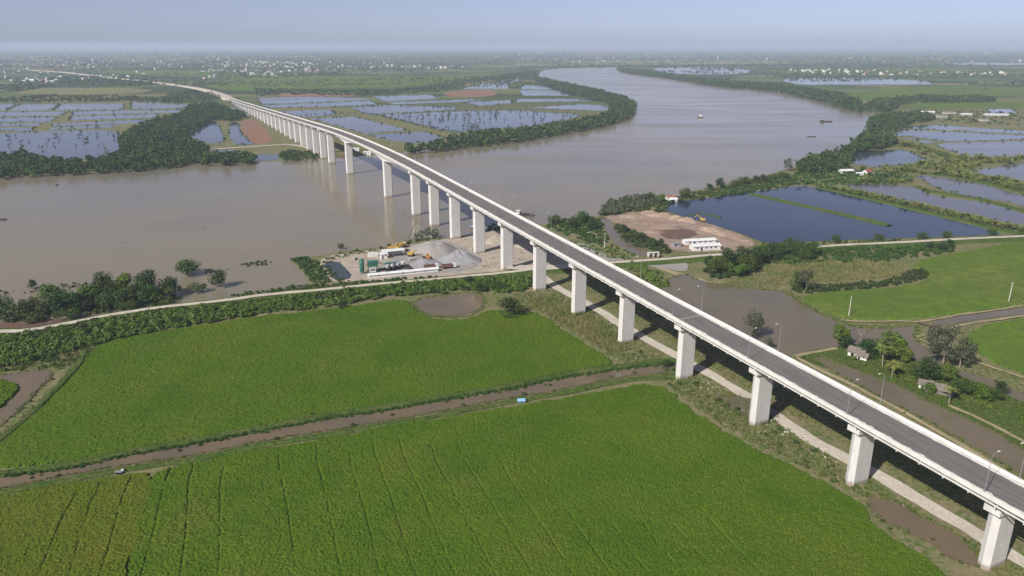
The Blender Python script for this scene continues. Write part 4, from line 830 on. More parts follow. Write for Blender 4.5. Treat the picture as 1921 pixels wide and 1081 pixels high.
for k, (x, y, h, t) in enumerate(((1330, 358, 6, 1), (1378, 352, 7, 0), (1395, 347, 8, 0), (1415, 344, 7, 1), (1432, 342, 7, 1), (1450, 338, 6, 0), (1468, 336, 7, 0))):
    tree((x, y), h, ['round', 'round2'][t], nth(k) + ' of the bushy trees lining the river bank above the blue pond', group='bushy bank trees above the blue pond', sx=1.3)
tree((1618, 322), 6, 'round', 'round tree right of the white roofed hut')
tree((1040, 422), 7.5, 'round', 'rounded tree by the river just right of the bridge deck', sx=1.1)
tree((1092, 418), 8.5, 'round', 'large leafy tree between bridge and creek', sx=1.1)
tree((1108, 432), 8, 'round2', 'dark tree right of the large leafy one near the creek', sx=1.1)
tree((1075, 428), 6, 'round2', 'darker low tree left of the large leafy one near the creek', sx=1.2)
for k, (x, y, h, t) in enumerate(((1168, 438, 6, 1), (1185, 450, 6, 0), (1205, 455, 6.5, 1), (1222, 464, 6, 0), (1238, 462, 5, 1))):
    tree((x, y), h, ['round', 'round2'][t], nth(k) + ' of the low trees along the creek beside the bare yard', group='low trees along the creek', sx=1.2)
for k, (x, y, h, t) in enumerate(sorted(((1345, 515, 8, 0), (1360, 505, 9, 1), (1385, 500, 9, 1), (1400, 510, 8, 0), (1415, 500, 9, 1), (1430, 490, 8, 0), (1390, 520, 6, 2), (1370, 518, 6, 2), (1330, 500, 5, 1), (1445, 490, 8, 1), (1340, 505, 6, 2)))):
    tree((x, y), h * 1.3, ['round', 'round2', 'bright'][t], nth(k) + ' in the dark tree clump below the two white sheds', group='dark tree clump below the sheds', sx=1.0)
for k, (x, y, h) in enumerate(sorted(((1465, 480, 9), (1485, 476, 10), (1500, 482, 9), (1520, 480, 9), (1510, 490, 7)))):
    tree((x, y), h, 'round', nth(k) + ' of the broad trees standing on the right dike road', group='broad trees on the right dike road', sx=1.1)
tree((1512, 545), 11, 'airy', 'grey bushy tree at the corner of the dark hedge', sx=1.0)
tree((1495, 540), 8, 'round2', 'dark bush tree at the pond corner of the hedge')
for k, (x, y) in enumerate(((1568, 455), (1648, 452), (1730, 449), (1775, 447), (1860, 442))):
    tree((x, y), 5, 'round', nth(k) + ' of the small trees on the far edge of the right dike road', group='small trees along the right dike road', sx=1.2)
for k, (x, y) in enumerate(((1745, 470), (1765, 470), (1780, 466))):
    tree((x, y), 5.5, 'round2', nth(k) + ' of the dark trees ending the dike hedge above the right field', group='dark trees ending the dike hedge', sx=1.2)
# mangrove bushes standing in the far ponds
def pond_bushes(P, label, group, lo, hi):
    for p in P: tree(p, random.uniform(lo, hi), 'pondbush', label, 'mangrove bush', group, raw=True, sx=random.uniform(.8, 1.3))
pond_bushes(sample(BIGL[(BIGL[:, 0] > -1e9)], 75), 'small mangrove bush standing in the large blue pond at far left', 'bushes in the large left pond', 2.5, 6)
pond_bushes(sample(M9, 130), 'small mangrove bush standing in the large pond on the peninsula', 'bushes in the peninsula pond', 2.5, 6.5)
pond_bushes(along([(555, 219), (640, 213), (700, 215), (790, 237), (850, 250)], 9, 9), 'bush on the dike across the ponds beyond the bridge', 'bushes on the pond dike', 3, 6)
pond_bushes(along([(500, 204), (620, 203), (720, 198), (860, 203), (960, 206)], 16, 10), 'bush on the long dike above the peninsula ponds', 'bushes on the long dike', 3.5, 7)

# ---- palms
FR = [np_mesh('crown_palm_%d' % k, *palm_fronds(15, .46, 300 + k, up=.85, droop=1.05, leaf=.15), M['palm']) for k in range(3)]
FN = [np_mesh('crown_nipa_%d' % k, *palm_fronds(13, .85, 320 + k, up=1.25, droop=.75, leaf=.13), M['palm']) for k in range(3)]
def ptrunk(lean, seed):
    b = MB(); pts = [(lean * t * t, .02 * math.sin(3 * t), t * .72) for t in (0, .25, .5, .75, 1)]
    for a, c, r0, r1 in zip(pts[:-1], pts[1:], (.03, .024, .02, .018), (.024, .02, .018, .016)): b.bar(a, c, r0, M['palebark'], r1, 7)
    return b.mesh('trunk_palm'), pts[-1]
PT = [ptrunk(.10, 1), ptrunk(-.05, 2), ptrunk(.02, 3)]
SN = MB().bar((0, 0, -.02), (0, 0, .2), .05, M['bark'], .04, 6).mesh('trunk_short')
def palm(px, h, label, group=None, raw=False, short=False, z=0.0):
    x, y = px if raw else G(px); k = random.randrange(3)
    r = empty('palm_tree', (x, y, z), random.uniform(0, 6.28), h, label, 'palm', group)
    if short:
        c = link('crown', FN[k], r); c.location = (0, 0, .15); link('trunk', SN, r)
    else:
        tm, tp = PT[k]; c = link('crown', FR[k], r); c.location = tp; link('trunk', tm, r)
    return r
palm((1655, 688), 10, 'tall coconut palm in the centre of the islet')
palm((1672, 710), 8.5, 'yellowish coconut palm leaning over the brown pond from the islet')
palm((1780, 758), 7, 'coconut palm with low wide fronds in front of the right hut')
for q, n, lab, grp, lo, hi in (
    (None, 105, 'short palm in the row on the dike beside the dark blue pond', 'palms on the dike beside the blue pond', 3.8, 6.0),
    ([(1690, 318), (1729, 322), (1776, 325), (1850, 332), (1921, 346), (1990, 360), (1990, 378), (1921, 362), (1842, 342), (1776, 331), (1720, 328)], 62, 'short palm in the row on the second dike behind the blue pond', 'palms on the second dike', 4.5, 7),
    ([(1650, 318), (1700, 311), (1750, 305), (1800, 306), (1823, 314), (1840, 322), (1790, 326), (1720, 321), (1660, 328)], 48, 'palm in the grove right of the red roofed hut', 'palms right of the red hut', 5, 8),
    ([(1690, 268), (1720, 272), (1760, 284), (1800, 295), (1921, 295), (1990, 295), (1990, 303), (1880, 309), (1830, 314), (1790, 305), (1750, 300), (1715, 284), (1690, 277)], 72, 'short palm in the row along the dike above the small pond', 'palms along the upper dike', 5, 8),
    ([(1570, 338), (1620, 335), (1700, 336), (1715, 343), (1640, 345), (1580, 345)], 13, 'low palm in the scrub below the red roofed hut', 'low palms below the red hut', 3.5, 6)):
    P = along([(1535, 351), (1635, 370), (1729, 391), (1832, 415), (1921, 436), (1990, 452)], 3.05, 5.6)[:105] if q is None else sample(G(q), n)
    for p in P: palm(p, random.uniform(lo, hi) * 1.2, lab, grp, raw=True, short=True, z=.5)
for x, y in ((1640, 332), (1655, 334), (1668, 332), (1500, 344), (1560, 340)): palm((x, y), 8, 'tall palm beside the huts on the right river bank', 'tall palms beside the riverside huts')

# ---- the far plain: hedgerows, woods and villages
def far_trees(name, label, px, n, smin, smax, zc=0):
    p = G(px, zc); scatter(name, label, 'trees', sample(p, n), BUSHX, smin, smax, 'leaff', zs=(.45, .8))
far_trees('far_wood', 'dark belt of trees and gardens on the plain left of the far road', [(-40, 168), (60, 150), (130, 142), (260, 146), (300, 158), (240, 164), (120, 161), (30, 172)], 900, 4, 9)
far_trees('far_wood', 'dark trees along the top edge of the left fishponds', [(-40, 188), (80, 179), (230, 181), (300, 184), (350, 170), (400, 175), (420, 184), (400, 190), (352, 194), (240, 190.5), (-40, 193)], 900, 3, 7)
far_trees('far_wood', 'tree belt between the green plain and the ponds beyond the bridge', [(478, 166), (560, 168), (640, 170), (760, 168), (830, 157), (900, 146), (960, 138), (1005, 132), (1008, 148), (960, 146), (880, 158), (830, 172), (700, 180), (560, 178), (480, 181)], 1500, 3.5, 8)
far_trees('far_wood', 'dark tree line behind the far end of the river', [(960, 126), (1160, 123.5), (1440, 121), (1700, 122), (1700, 125), (1440, 125), (1200, 126.5), (1020, 129)], 900, 6, 13)
far_trees('far_wood', 'garden trees around the village on the right plain', [(1440, 129), (1620, 131), (1900, 134), (1900, 144), (1700, 145), (1460, 141)], 500, 4, 9)
far_trees('far_wood', 'garden trees around the large village left of the river', [(330, 112), (620, 106), (880, 122), (870, 132), (640, 140), (500, 149), (380, 140)], 1600, 6, 13)
far_trees('far_wood', 'scattered trees around the workshops at the right edge', [(1720, 208), (1921, 212), (2050, 222), (2050, 238), (1900, 236), (1740, 228)], 260, 2, 5)
P = []
for _ in range(26):                                   # hedgerows and tree groups all over the plain
    c = np.stack([rng.uniform(-60, 1980, 900), 92 + 70 * rng.random(900) ** 1.9], -1); P.append(G(c))
P = np.vstack(P); nz = vnoise(P, 420, 9) * .6 + vnoise(P, 150, 10) * .4
riv = inside(P, G(RIVER)); P = P[(nz > .5) & ~riv & (P[:, 1] > 2300)]
dd = np.linalg.norm(P, axis=1)
scatter('far_trees', 'countless distant trees fading into haze across the plain', 'trees', P, BUSHX, 5, 12, 'leaff', zs=(.4, .7), sizes=np.clip(dd / 430, 5, 26) * rng.uniform(.6, 1.2, len(P)))

def house_mesh(key, wall, roof, L=1.0, W=.7, hw=.45, hr=.28, flat=False):
    b = MB(); b.box((0, 0, hw / 2), (L, W, hw), M[wall])
    if flat: b.box((0, 0, hw + .03), (L * 1.06, W * 1.06, .06), M[roof]).box((L * .15, 0, hw + .16), (L * .35, W * .5, .2), M[wall])
    else:
        b.gable((0, 0, hw), L, W, hr, M[roof], over=.06, thick=.04)
        b.add([(-L / 2, -W / 2, hw), (-L / 2, W / 2, hw), (-L / 2, 0, hw + hr * .9)], [(0, 1, 2)], M[wall]); b.add([(L / 2, -W / 2, hw), (L / 2, W / 2, hw), (L / 2, 0, hw + hr * .9)], [(0, 1, 2)], M[wall])
    b.box((-.2 * L, -W / 2 - .005, hw * .45), (.16, .02, hw * .6), M['glass']).box((.22 * L, -W / 2 - .005, hw * .55), (.16, .02, hw * .35), M['glass'])
    return b.mesh('house_' + key)
HM = [house_mesh('red', 'white', 'rroof'), house_mesh('grey', 'white', 'groof'), house_mesh('white', 'white', 'wroof'), house_mesh('flat', 'white', 'wroof', 1, .6, .9, flat=True)]
HN = ['with red roof', 'with grey roof', 'with white sheet roof', 'with flat roof']
n_h = 0
for px, n, lab, grp in (([(1470, 133), (1550, 131), (1640, 134), (1760, 136), (1900, 138), (1900, 142), (1700, 142), (1580, 142), (1500, 139)], 75, 'in the row village on the right plain', 'row village on the right plain'),
                   ([(380, 120), (480, 116), (600, 118), (640, 132), (560, 140), (500, 146), (420, 138)], 105, 'in the village left of the river', 'large village left of the river'),
                   ([(580, 127), (700, 124), (870, 126), (870, 131), (700, 131), (600, 131)], 45, 'in the line beyond the plain', 'line of houses beyond the plain'),
                   ([(5, 152), (60, 148), (110, 150), (105, 157), (20, 157)], 14, 'in the hamlet at the far left', 'hamlet at the far left'),
                   ([(1480, 100), (1900, 97), (1900, 112), (1480, 112)], 16, 'in the hazy distance at right', 'hazy far houses at right')):
    for p in sample(G(px), n):
        t = random.choices(range(4), (4, 3, 4, 4))[0]; d = np.linalg.norm(p); s = random.uniform(6, 10) * (1 + d / 14000)
        o = link('house', HM[t], None); o.location = (p[0], p[1], 0); o.scale = (s, s, s * .9); o.rotation_euler = (0, 0, random.choice([0, math.pi / 2, math.pi]) + random.gauss(.2, .35))
        tag(o, 'tiny pale house %s %s' % (HN[t], lab), 'house', '%s, %s' % (grp, HN[t])); n_h += 1
def joined(mesh_list, P, smin, smax, name, label):
    b = MB()
    for p in P:
        me = random.choice(mesh_list); s = random.uniform(smin, smax) * (1 + np.linalg.norm(p) / 12000); Mx = Matrix.Translation((p[0], p[1], 0)) @ Matrix.Rotation(random.uniform(0, 6.28), 4, 'Z') @ Matrix.Scale(s, 4)
        vs_ = [Mx @ v.co for v in me.vertices]; base = len(b.v); b.v += [tuple(v) for v in vs_]
        for f in me.polygons: b.f.append(tuple(i + base for i in f.vertices)); b.mi.append(b.slot(me.materials[f.material_index]))
    o = b.build(name); tag(o, label, 'houses', None, 'stuff')
q = np.vstack([G(np.stack([rng.uniform(-40, 760, 190), rng.uniform(104, 128, 190)], -1)), G(np.stack([rng.uniform(900, 1960, 140), rng.uniform(100, 118, 140)], -1)), G(np.stack([rng.uniform(-40, 420, 90), rng.uniform(112, 150, 90)], -1))])
joined(HM, q, 5, 9, 'far_houses', 'countless white specks of far houses across the hazy plain')

# ================================================================== THINGS
def ang(a, b): a, b = G(a), G(b); return math.atan2(b[1] - a[1], b[0] - a[0])
def at(px, z=0.0): p = G(px); return (p[0], p[1], z)
# ---- boats
def hull(b, L, W, h, m, bow=.28):
    st_ = [(-.5, .8), (-.45, 1), (.5 - bow, 1), (.5 - bow * .45, .72), (.5, .06)]
    rings = []
    for x, w in st_:
        sheer = h * (1 + .25 * max(0, (x - .1)) ** 1 * 2)
        rings.append([(x * L, -w * W / 2 * .8, -.3), (x * L, w * W / 2 * .8, -.3), (x * L, w * W / 2, sheer), (x * L, w * W / 2 * .9, sheer), (x * L, w * W / 2 * .88, sheer - .35), (x * L, -w * W / 2 * .88, sheer - .35), (x * L, -w * W / 2 * .9, sheer), (x * L, -w * W / 2, sheer)])
    b.loft(rings, m)
def boat(px, L, W, h, rz, label, cab=True, cabm='white', hm='hull', hold=None, mast=False, name='cargo_boat'):
    r = empty(name, at(px, .05), rz, 1, label, 'boat')
    b = MB(); hull(b, L, W, h, M[hm]); b.build('hull', r)
    if hold: MB().box((L * .08, 0, h * .75), (L * .5, W * .7, h * .55), M[hold], taper=.85).build('cargo', r)
    if cab:
        c = MB(); c.box((-L * .33, 0, h + 1.0), (L * .18, W * .72, 2.4), M[cabm]); c.box((-L * .33, 0, h + 2.28), (L * .21, W * .8, .16), M['wroof']); cb = c.build('cabin', r)
        g = MB(); g.box((-L * .33 + L * .09 + .01, 0, h + 1.5), (.04, W * .6, .7), M['glass']); g.box((-L * .33, W * .36 + .01, h + 1.5), (L * .13, .04, .6), M['glass']); g.box((-L * .33, -W * .36 - .01, h + 1.5), (L * .13, .04, .6), M['glass']); g.build('window', cb)
        if mast: MB().bar((-L * .33, 0, h + 2.3), (-L * .33, 0, h + 5.5), .09, M['steel']).build('mast', r)
    return r
boat((1313, 220), 26, 8.5, 2.2, R(80), 'white cabined cargo ship coming up the wide river', mast=True, hold='hull')
boat((1550, 229), 21, 5.5, 1.4, R(4), 'dark low boat with a cabin near the right bank of the river', cabm='hull', hold=None, mast=True)
boat((1523, 257), 12, 3.2, .8, R(-5), 'small dark open barge in front of the right bank', cab=False, name='barge')
boat((984, 405), 15, 4.6, 1.5, R(-18), 'dark barge with pale cabin moored behind the bridge deck', cabm='white', mast=False, hold='dark', name='barge')
boat((0, 413), 10, 2.6, .8, R(3), 'dark boat cut by the left edge of the picture', cab=False, name='barge')
boat((107, 348), 2.8, 1.3, .7, R(60), 'tiny dark boat alone near the far left bank', cab=False, name='rowing_boat')
boat((640, 296), 10, 3, .9, R(-35), 'small barge at the foot of the far bridge piers', cab=False, hm='rust', name='barge')
for x, y, l_ in ((232, 455, 'floating branch'), (382, 429, 'floating branch'), (412, 421, 'floating branch'), (1437, 252, 'floating branch'), (580, 464, 'floating branch')):
    p = at((x, y), .08); b = MB(); b.bar((-1.2, 0, .05), (1.2, .3, .1), .14, M['wood'], .08); b.bar((.2, .1, .1), (.7, .9, .35), .07, M['wood'], .03)
    o = b.build('floating_branch'); o.location = p; tag(o, 'small dark branch drifting on the brown river', 'branch', 'drifting branches')
# stakes and a broken jetty in the river
SK = [(757, 405), (762, 406), (766, 409), (771, 411), (775, 412), (779, 415), (783, 418), (787, 421), (791, 423), (796, 426), (800, 428), (773, 408), (782, 413), (790, 418)]
for k, p in enumerate(SK):
    o = MB().bar((0, 0, -.3), (random.gauss(0, .12), random.gauss(0, .12), random.uniform(1.6, 2.8)), .17, M['wood'], .13).box((0, 0, .7), (.5, .12, .12), M['wood']).build('mooring_stake')
    o.location = at(p); tag(o, 'dark wooden stake in the slanting row in the river before the bridge', 'stake', 'stakes in the river')
# ---- aggregate heaps
def heap(name, px, rx, ry, h, m, label, rz=0, cat='heap', seed=0, k=1.0, flat=.0):
    r_ = np.random.default_rng(seed); n, a_ = 16, 40; V = []; F = []
    ph = r_.uniform(0, 6.28, 6)
    for i in range(n + 1):
        q = i / n
        for j in range(a_):
            a = 2 * math.pi * j / a_; e = 1 + .10 * math.sin(2 * a + ph[0]) + .06 * math.sin(3 * a + ph[1]) + .03 * math.sin(7 * a + ph[2])
            z = h * max(0, 1 - max(0, (q - flat) / (1 - flat)) ** k) + (r_.normal(0, .06 * h / 3) if 0 < q < 1 else 0) + .10 * h * min(1, q * 4) * (1 - q) * (math.sin(3 * a + 5 * q + ph[3]) + .6 * math.sin(5 * a - 7 * q + ph[4]))
            V.append((q * rx * e * math.cos(a), q * ry * e * math.sin(a), max(z, -.05) if q < 1 else -.1))
    for i in range(n):
        for j in range(a_):
            F.append((i * a_ + j, i * a_ + (j + 1) % a_, (i + 1) * a_ + (j + 1) % a_, (i + 1) * a_ + j))
    o = link(name, np_mesh(name, V, F, M[m], smooth=True)); o.location = at(px, .1); o.rotation_euler = (0, 0, rz); return tag(o, label, cat)
heap('gravel_heap', (815, 471), 15.5, 18, 5.0, 'tangravel', 'broad tan grey gravel heap on the river side of the batching plant', seed=1, flat=.3, k=1.2)
heap('gravel_heap', (861, 489), 12.5, 11.5, 6.2, 'gravel', 'tall pointed blue grey gravel heap next to the bridge', seed=2, flat=.06, k=1.1)
heap('gravel_heap', (797, 497), 10.5, 8, 3.2, 'gravel', 'low grey gravel heap in front of the orange loader', seed=3, flat=.1, k=1.1)
heap('sand_heap', (932, 452), 9, 12, 3.2, 'sand', 'tan sand heap between the bridge piers by the river', seed=4, flat=.2)
heap('sand_heap', (985, 462), 7, 8, 2.2, 'sand', 'small sand heap under the bridge next to the service road', seed=5, flat=.2)
for k, (x, y, rx, ry, h, a) in enumerate(((1185, 407, 10, 4, 1.6, .2), (1215, 405, 12, 4, 2.0, 0), (1245, 407, 9, 4, 1.6, -.2), (1270, 412, 8, 4, 1.5, -.5), (1290, 416, 9, 3.5, 1.6, -.8), (1215, 420, 8, 5, 1.0, .2), (1250, 428, 9, 5, .9, 0), (1335, 435, 16, 3, 1.4, -.95), (1370, 445, 14, 4, 1.2, -.9), (1225, 437, 8, 4, 1.1, .3))):
    heap('soil_heap', (x, y), rx * 1.15, ry * 1.1, h * 1.9, 'soil', 'soil ridge on the bare yard by the blue pond, ' + 'far left|far middle|far right|nearest the spit|beside the excavator|inner left|inner middle|long one beside the pond|last one beside the pond|nearest the creek'.split('|')[k], a, 'soil heap', 10 + k, flat=.2)['group'] = 'soil ridges on the bare yard'
# ---- sheds and huts
def shed(px, L, W, hw, hr, rz, roof, wall, label, name='shed', cat='shed', open_=False, z=0.1, door=True):
    r = empty(name, at(px, z), rz, 1, label, cat)
    if open_:
        for x in np.linspace(-L / 2 + .2, L / 2 - .2, max(2, int(L / 5) + 1)):
            for y in (-1, 1): MB().bar((x, y * (W / 2 - .15), 0), (x, y * (W / 2 - .15), hw), .1, M['steel']).build('post', r)
        MB().box((0, W / 2 - .1, hw / 2), (L, .1, hw - .1), M[wall]).build('back_wall', r)
    else:
        b = MB(); b.box((0, 0, hw / 2), (L, W, hw), M[wall])
        for s in (-1, 1): b.add([(s * L / 2, -W / 2, hw), (s * L / 2, W / 2, hw), (s * L / 2, 0, hw + hr * .95)], [(0, 1, 2)], M[wall])
        w = b.build('wall', r)
        if door: MB().box((-L * .2, -W / 2 - .03, min(1.05, hw * .45)), (min(1.2, L * .2), .06, min(2.1, hw * .9)), M['glass']).build('door', w)
        for x in np.arange(-L * .35, L * .45, max(2.4, L / 6)):
            if abs(x + L * .2) > 1.3: MB().box((x, -W / 2 - .025, hw * .6), (min(1.1, L * .16), .05, hw * .28), M['glass']).build('window', w)
    b = MB(); b.gable((0, 0, hw), L, W, hr, M[roof], over=.45); b.build('roof', r)
    return r
a1 = ang((691, 520), (822, 507))
shed((757, 515), 39, 3.2, 1.9, .5, a1, 'wroof', 'white', 'very long low white roofed shed along the front of the batching plant', door=False)
shed((737, 481), 13, 5, 4.0, .5, a1 + .05, 'wroof', 'white', 'pale roofed open shed behind the row of mixer trucks', open_=True)
shed((720, 485), 4, 3.5, 3.2, .4, a1, 'wroof', 'white', 'small white cabin beside the green batching plant', name='site_cabin', cat='cabin')
a2 = ang((1280, 452), (1340, 449))
shed((1311, 457), 21, 5.5, 2.6, .8, a2, 'wroof', 'white', 'rear one of two long white sheds on the bare yard')
shed((1322, 468), 18, 6.5, 3.0, .9, a2, 'wroof', 'white', 'front one of two long white sheds on the bare yard')
shed((1268, 462), 5, 4, 2.2, .5, a2, 'groof', 'greytarp', 'small grey shack left of the two white sheds', name='shack')
shed((1607, 668), 6.0, 4.2, 2.3, 1.6, R(-40), 'thatch', 'white', 'grey thatched hut with white gable on the left part of the islet', name='hut', cat='hut')
shed((1617, 674), 4.0, 3.0, 1.9, 1.1, R(-40), 'thatch', 'white', 'smaller grey lean hut attached right of the thatched hut', name='hut', cat='hut')
shed((1735, 728), 4.2, 3.4, 2.1, 1.2, R(-30), 'thatch', 'white', 'small grey hut half hidden by bushes on the right islet', name='hut', cat='hut')
shed((1762, 737), 9.0, 4.4, 2.2, 1.4, R(-32), 'thatch', 'thatch', 'long grey thatched barn on the right part of the islet', name='hut', cat='hut')
shed((1587, 325), 13, 6, 2.8, 1.2, R(5), 'wroof', 'white', 'white roofed hut on the right river bank', name='house', cat='house')
shed((1628, 327), 9, 6, 3.0, 2.0, R(25), 'rroof', 'white', 'red roofed house among palms on the right river bank', name='house', cat='house')
shed((1612, 329), 7, 4, 2.2, .8, R(0), 'wroof', 'white', 'low white annex left of the red roofed house', name='house', cat='house')
for x, y, L, rf, lab in ((1258, 375, 7, 'rroof', 'shabby pink roofed house by the blue pond, left of three'), (1268, 372, 6, 'groof', 'shabby grey roofed house by the blue pond, middle of three'), (1262, 379, 6, 'wroof', 'shabby white roofed shack nearest the blue pond')):
    shed((x, y), L, 4.5, 2.5, 1.1, R(random.uniform(-20, 30)), rf, 'white', lab, name='house', cat='house')
for x, y, L, W, lab in ((1868, 218, 40, 8, 'longest white workshop at the right edge of the far bank'), (1812, 217, 18, 9, 'square white workshop left of the longest one'), (1740, 213, 24, 5, 'pale riverside workshop at the creek mouth'), (1780, 214, 22, 9, 'dark fronted workshop in the middle of the row'), (1765, 221, 18, 8, 'low grey workshop in front of the row'), (1845, 228, 14, 7, 'small workshop below the longest one')):
    shed((x, y), L, W, 3.2, 1.2, R(random.uniform(-8, 4)), 'groof' if 'grey' in lab or 'dark' in lab or 'small' in lab else 'wroof', 'conc', lab, name='workshop', cat='workshop', door=False)
shed((889, 430), 4, 3, 2.0, .4, R(20), 'bluetarp', 'rust', 'little blue roofed hut by the river under the bridge', name='hut', cat='hut', door=False)
shed((978, 754), 2.0, 1.5, .9, .3, R(5), 'bluetarp', 'bluetarp', 'small light blue tarpaulin shelter on the canal bank', name='tarp_shelter', cat='shelter', door=False)
r = empty('water_pump', at((223, 890)), R(20), 1, 'small grey covered water pump at the edge of the yellowish field', 'pump')
MB().box((0, 0, .9), (1.8, 1.0, .08), M['greytarp'], ry=.2).box((0, 0, .45), (1.2, .7, .6), M['dark']).build('cover', r); MB().bar((.7, .2, .5), (1.8, 1.0, .05), .14, M['white']).build('pipe', r); MB().box((1.0, .6, .9), (.7, .5, .5), M['white']).build('tank', r)
for x, y, lab in ((690, 290, 'white site container left under the main span'), (668, 283, 'white site container beside the far pier'), (700, 286, 'white site container right under the main span')):
    shed((x, y), 9, 4, 3, .6, R(-10), 'wroof', 'white', lab, name='site_cabin', cat='cabin')
# ---- concrete batching plant
pl = empty('batching_plant', at((700, 511), .1), a1, 1, 'green concrete batching plant with mixer tower and tall silo', 'batching plant')
def silo(b, x, y, r_, z0, z1, m):
    n = 14; prof = [(.25, z0), (r_, z0 + 1.8), (r_, z1 - .5), (r_ * .55, z1), (.15, z1 + .1)]
    b.loft([[(x + q * math.cos(2 * math.pi * i / n), y + q * math.sin(2 * math.pi * i / n), z) for i in range(n)] for q, z in prof], m)
b = MB(); silo(b, -6.2, -1, 1.35, .4, 8.6, M['green']); s_ = b.build('silo', pl, True)
for q in range(4): MB().bar((-6.2 + math.cos(q * 1.57 + .7) * 1.2, -1 + math.sin(q * 1.57 + .7) * 1.2, 0), (-6.2 + math.cos(q * 1.57 + .7) * 1.2, -1 + math.sin(q * 1.57 + .7) * 1.2, 3), .12, M['green']).build('leg', s_)
MB().box((0, 0, 5.1), (5.4, 4.2, 2.6), M['green']).build('mixer_house', pl); MB().gable((0, 0, 6.4), 5.5, 4.3, .6, M['green'], over=.2).build('roof', pl)
for x in (-2.5, 2.5):
    for y in (-1.9, 1.9): MB().box((x, y, 1.9), (.3, .3, 3.8), M['green']).build('leg', pl)
MB().box((-.4, -1.4, 1.6), (3.4, 1.6, 2.2), M['white']).build('control_cabin', pl); MB().box((-.4, -2.22, 1.9), (2.6, .05, .8), M['glass']).build('window', pl)
b = MB(); b.box((7.5, 1.5, 3.1), (10.5, .9, .35), M['steel'], ry=.42); b.build('conveyor', pl)
for k in range(3): MB().box((9 + 2.6 * k, 4.5, 2.2), (2.4, 2.4, 1.8), M['green'], taper=1.25).build('aggregate_bin', pl)
MB().bar((-3.6, 3, 0), (-3.6, 3, 11), .12, M['yellow']).build('mast', pl)
# ---- vehicles
def wheels(r, xs, w, rad=.5, name='wheel'):
    for x in xs:
        for s in (-1, 1): MB().bar((x, s * (w / 2 - .3), rad), (x, s * w / 2, rad), rad, M['dark'], n=12).build(name, r)
def cab(r, x, m='white'):
    c = MB(); c.loft([[(x - .9, y * 1.2, .75) for y in (-1, 1)] + [(x - .9, y * 1.2, 2.8) for y in (1, -1)], [(x + .75, y * 1.2, .75) for y in (-1, 1)] + [(x + .5, y * 1.15, 2.8) for y in (1, -1)]], M[m]); cb = c.build('cab', r)
    MB().box((x + .66, 0, 2.15), (.06, 2.0, .8), M['glass'], ry=-.12).build('windscreen', cb)
def mixer(px, rz, label):
    r = empty('mixer_truck', at(px, .1), rz, 1, label, 'mixer truck', 'mixer trucks in the yard')
    MB().box((0, 0, .85), (7.6, 1.0, .3), M['dark']).build('chassis', r); cab(r, 3.2); wheels(r, (3.0, -1.4, -2.7), 2.4)
    n = 12; pr = [(-3.4, .55, 3.35), (-2.8, .95, 3.1), (-1.2, 1.22, 2.65), (.6, 1.15, 2.3), (1.7, .7, 2.1)]
    MB().loft([[(x, q * math.cos(2 * math.pi * i / n), z + q * math.sin(2 * math.pi * i / n)) for i in range(n)] for x, q, z in pr], M['drum']).build('drum', r, True)
    MB().box((-3.5, 0, 3.9), (.7, .9, .8), M['drum'], taper=1.5).build('hopper', r); MB().box((-3.7, 0, 2.0), (1.2, .4, .12), M['drum'], ry=.8).build('chute', r)
for k, (x, y) in enumerate(((727, 508), (737, 506), (747, 504), (757, 502))):
    mixer((x, y), a1 + R(82), ['leftmost', 'second from left', 'third from left', 'rightmost'][k] + ' pale mixer truck parked in the row by the open shed')
def tipper(px, rz, label):
    r = empty('dump_truck', at(px, .1), rz, 1, label, 'dump truck')
    MB().box((0, 0, .85), (8.2, 1.0, .3), M['dark']).build('chassis', r); cab(r, 3.4); wheels(r, (3.2, -1.4, -2.8), 2.5)
    b = MB(); b.box((-1.0, 0, 1.2), (6.2, 2.5, .15), M['rust'])
    for s in (-1, 1): b.box((-1.0, s * 1.2, 1.9), (6.2, .1, 1.3), M['rust'])
    b.box((-4.05, 0, 1.9), (.1, 2.5, 1.3), M['rust']).box((2.05, 0, 2.0), (.1, 2.5, 1.5), M['rust']); b.build('cargo_bed', r)
tipper((842, 504), a1, 'dump truck with rusty bed and white cab facing the bridge'); tipper((809, 505), a1, 'dump truck with reddish bed behind the long white shed')
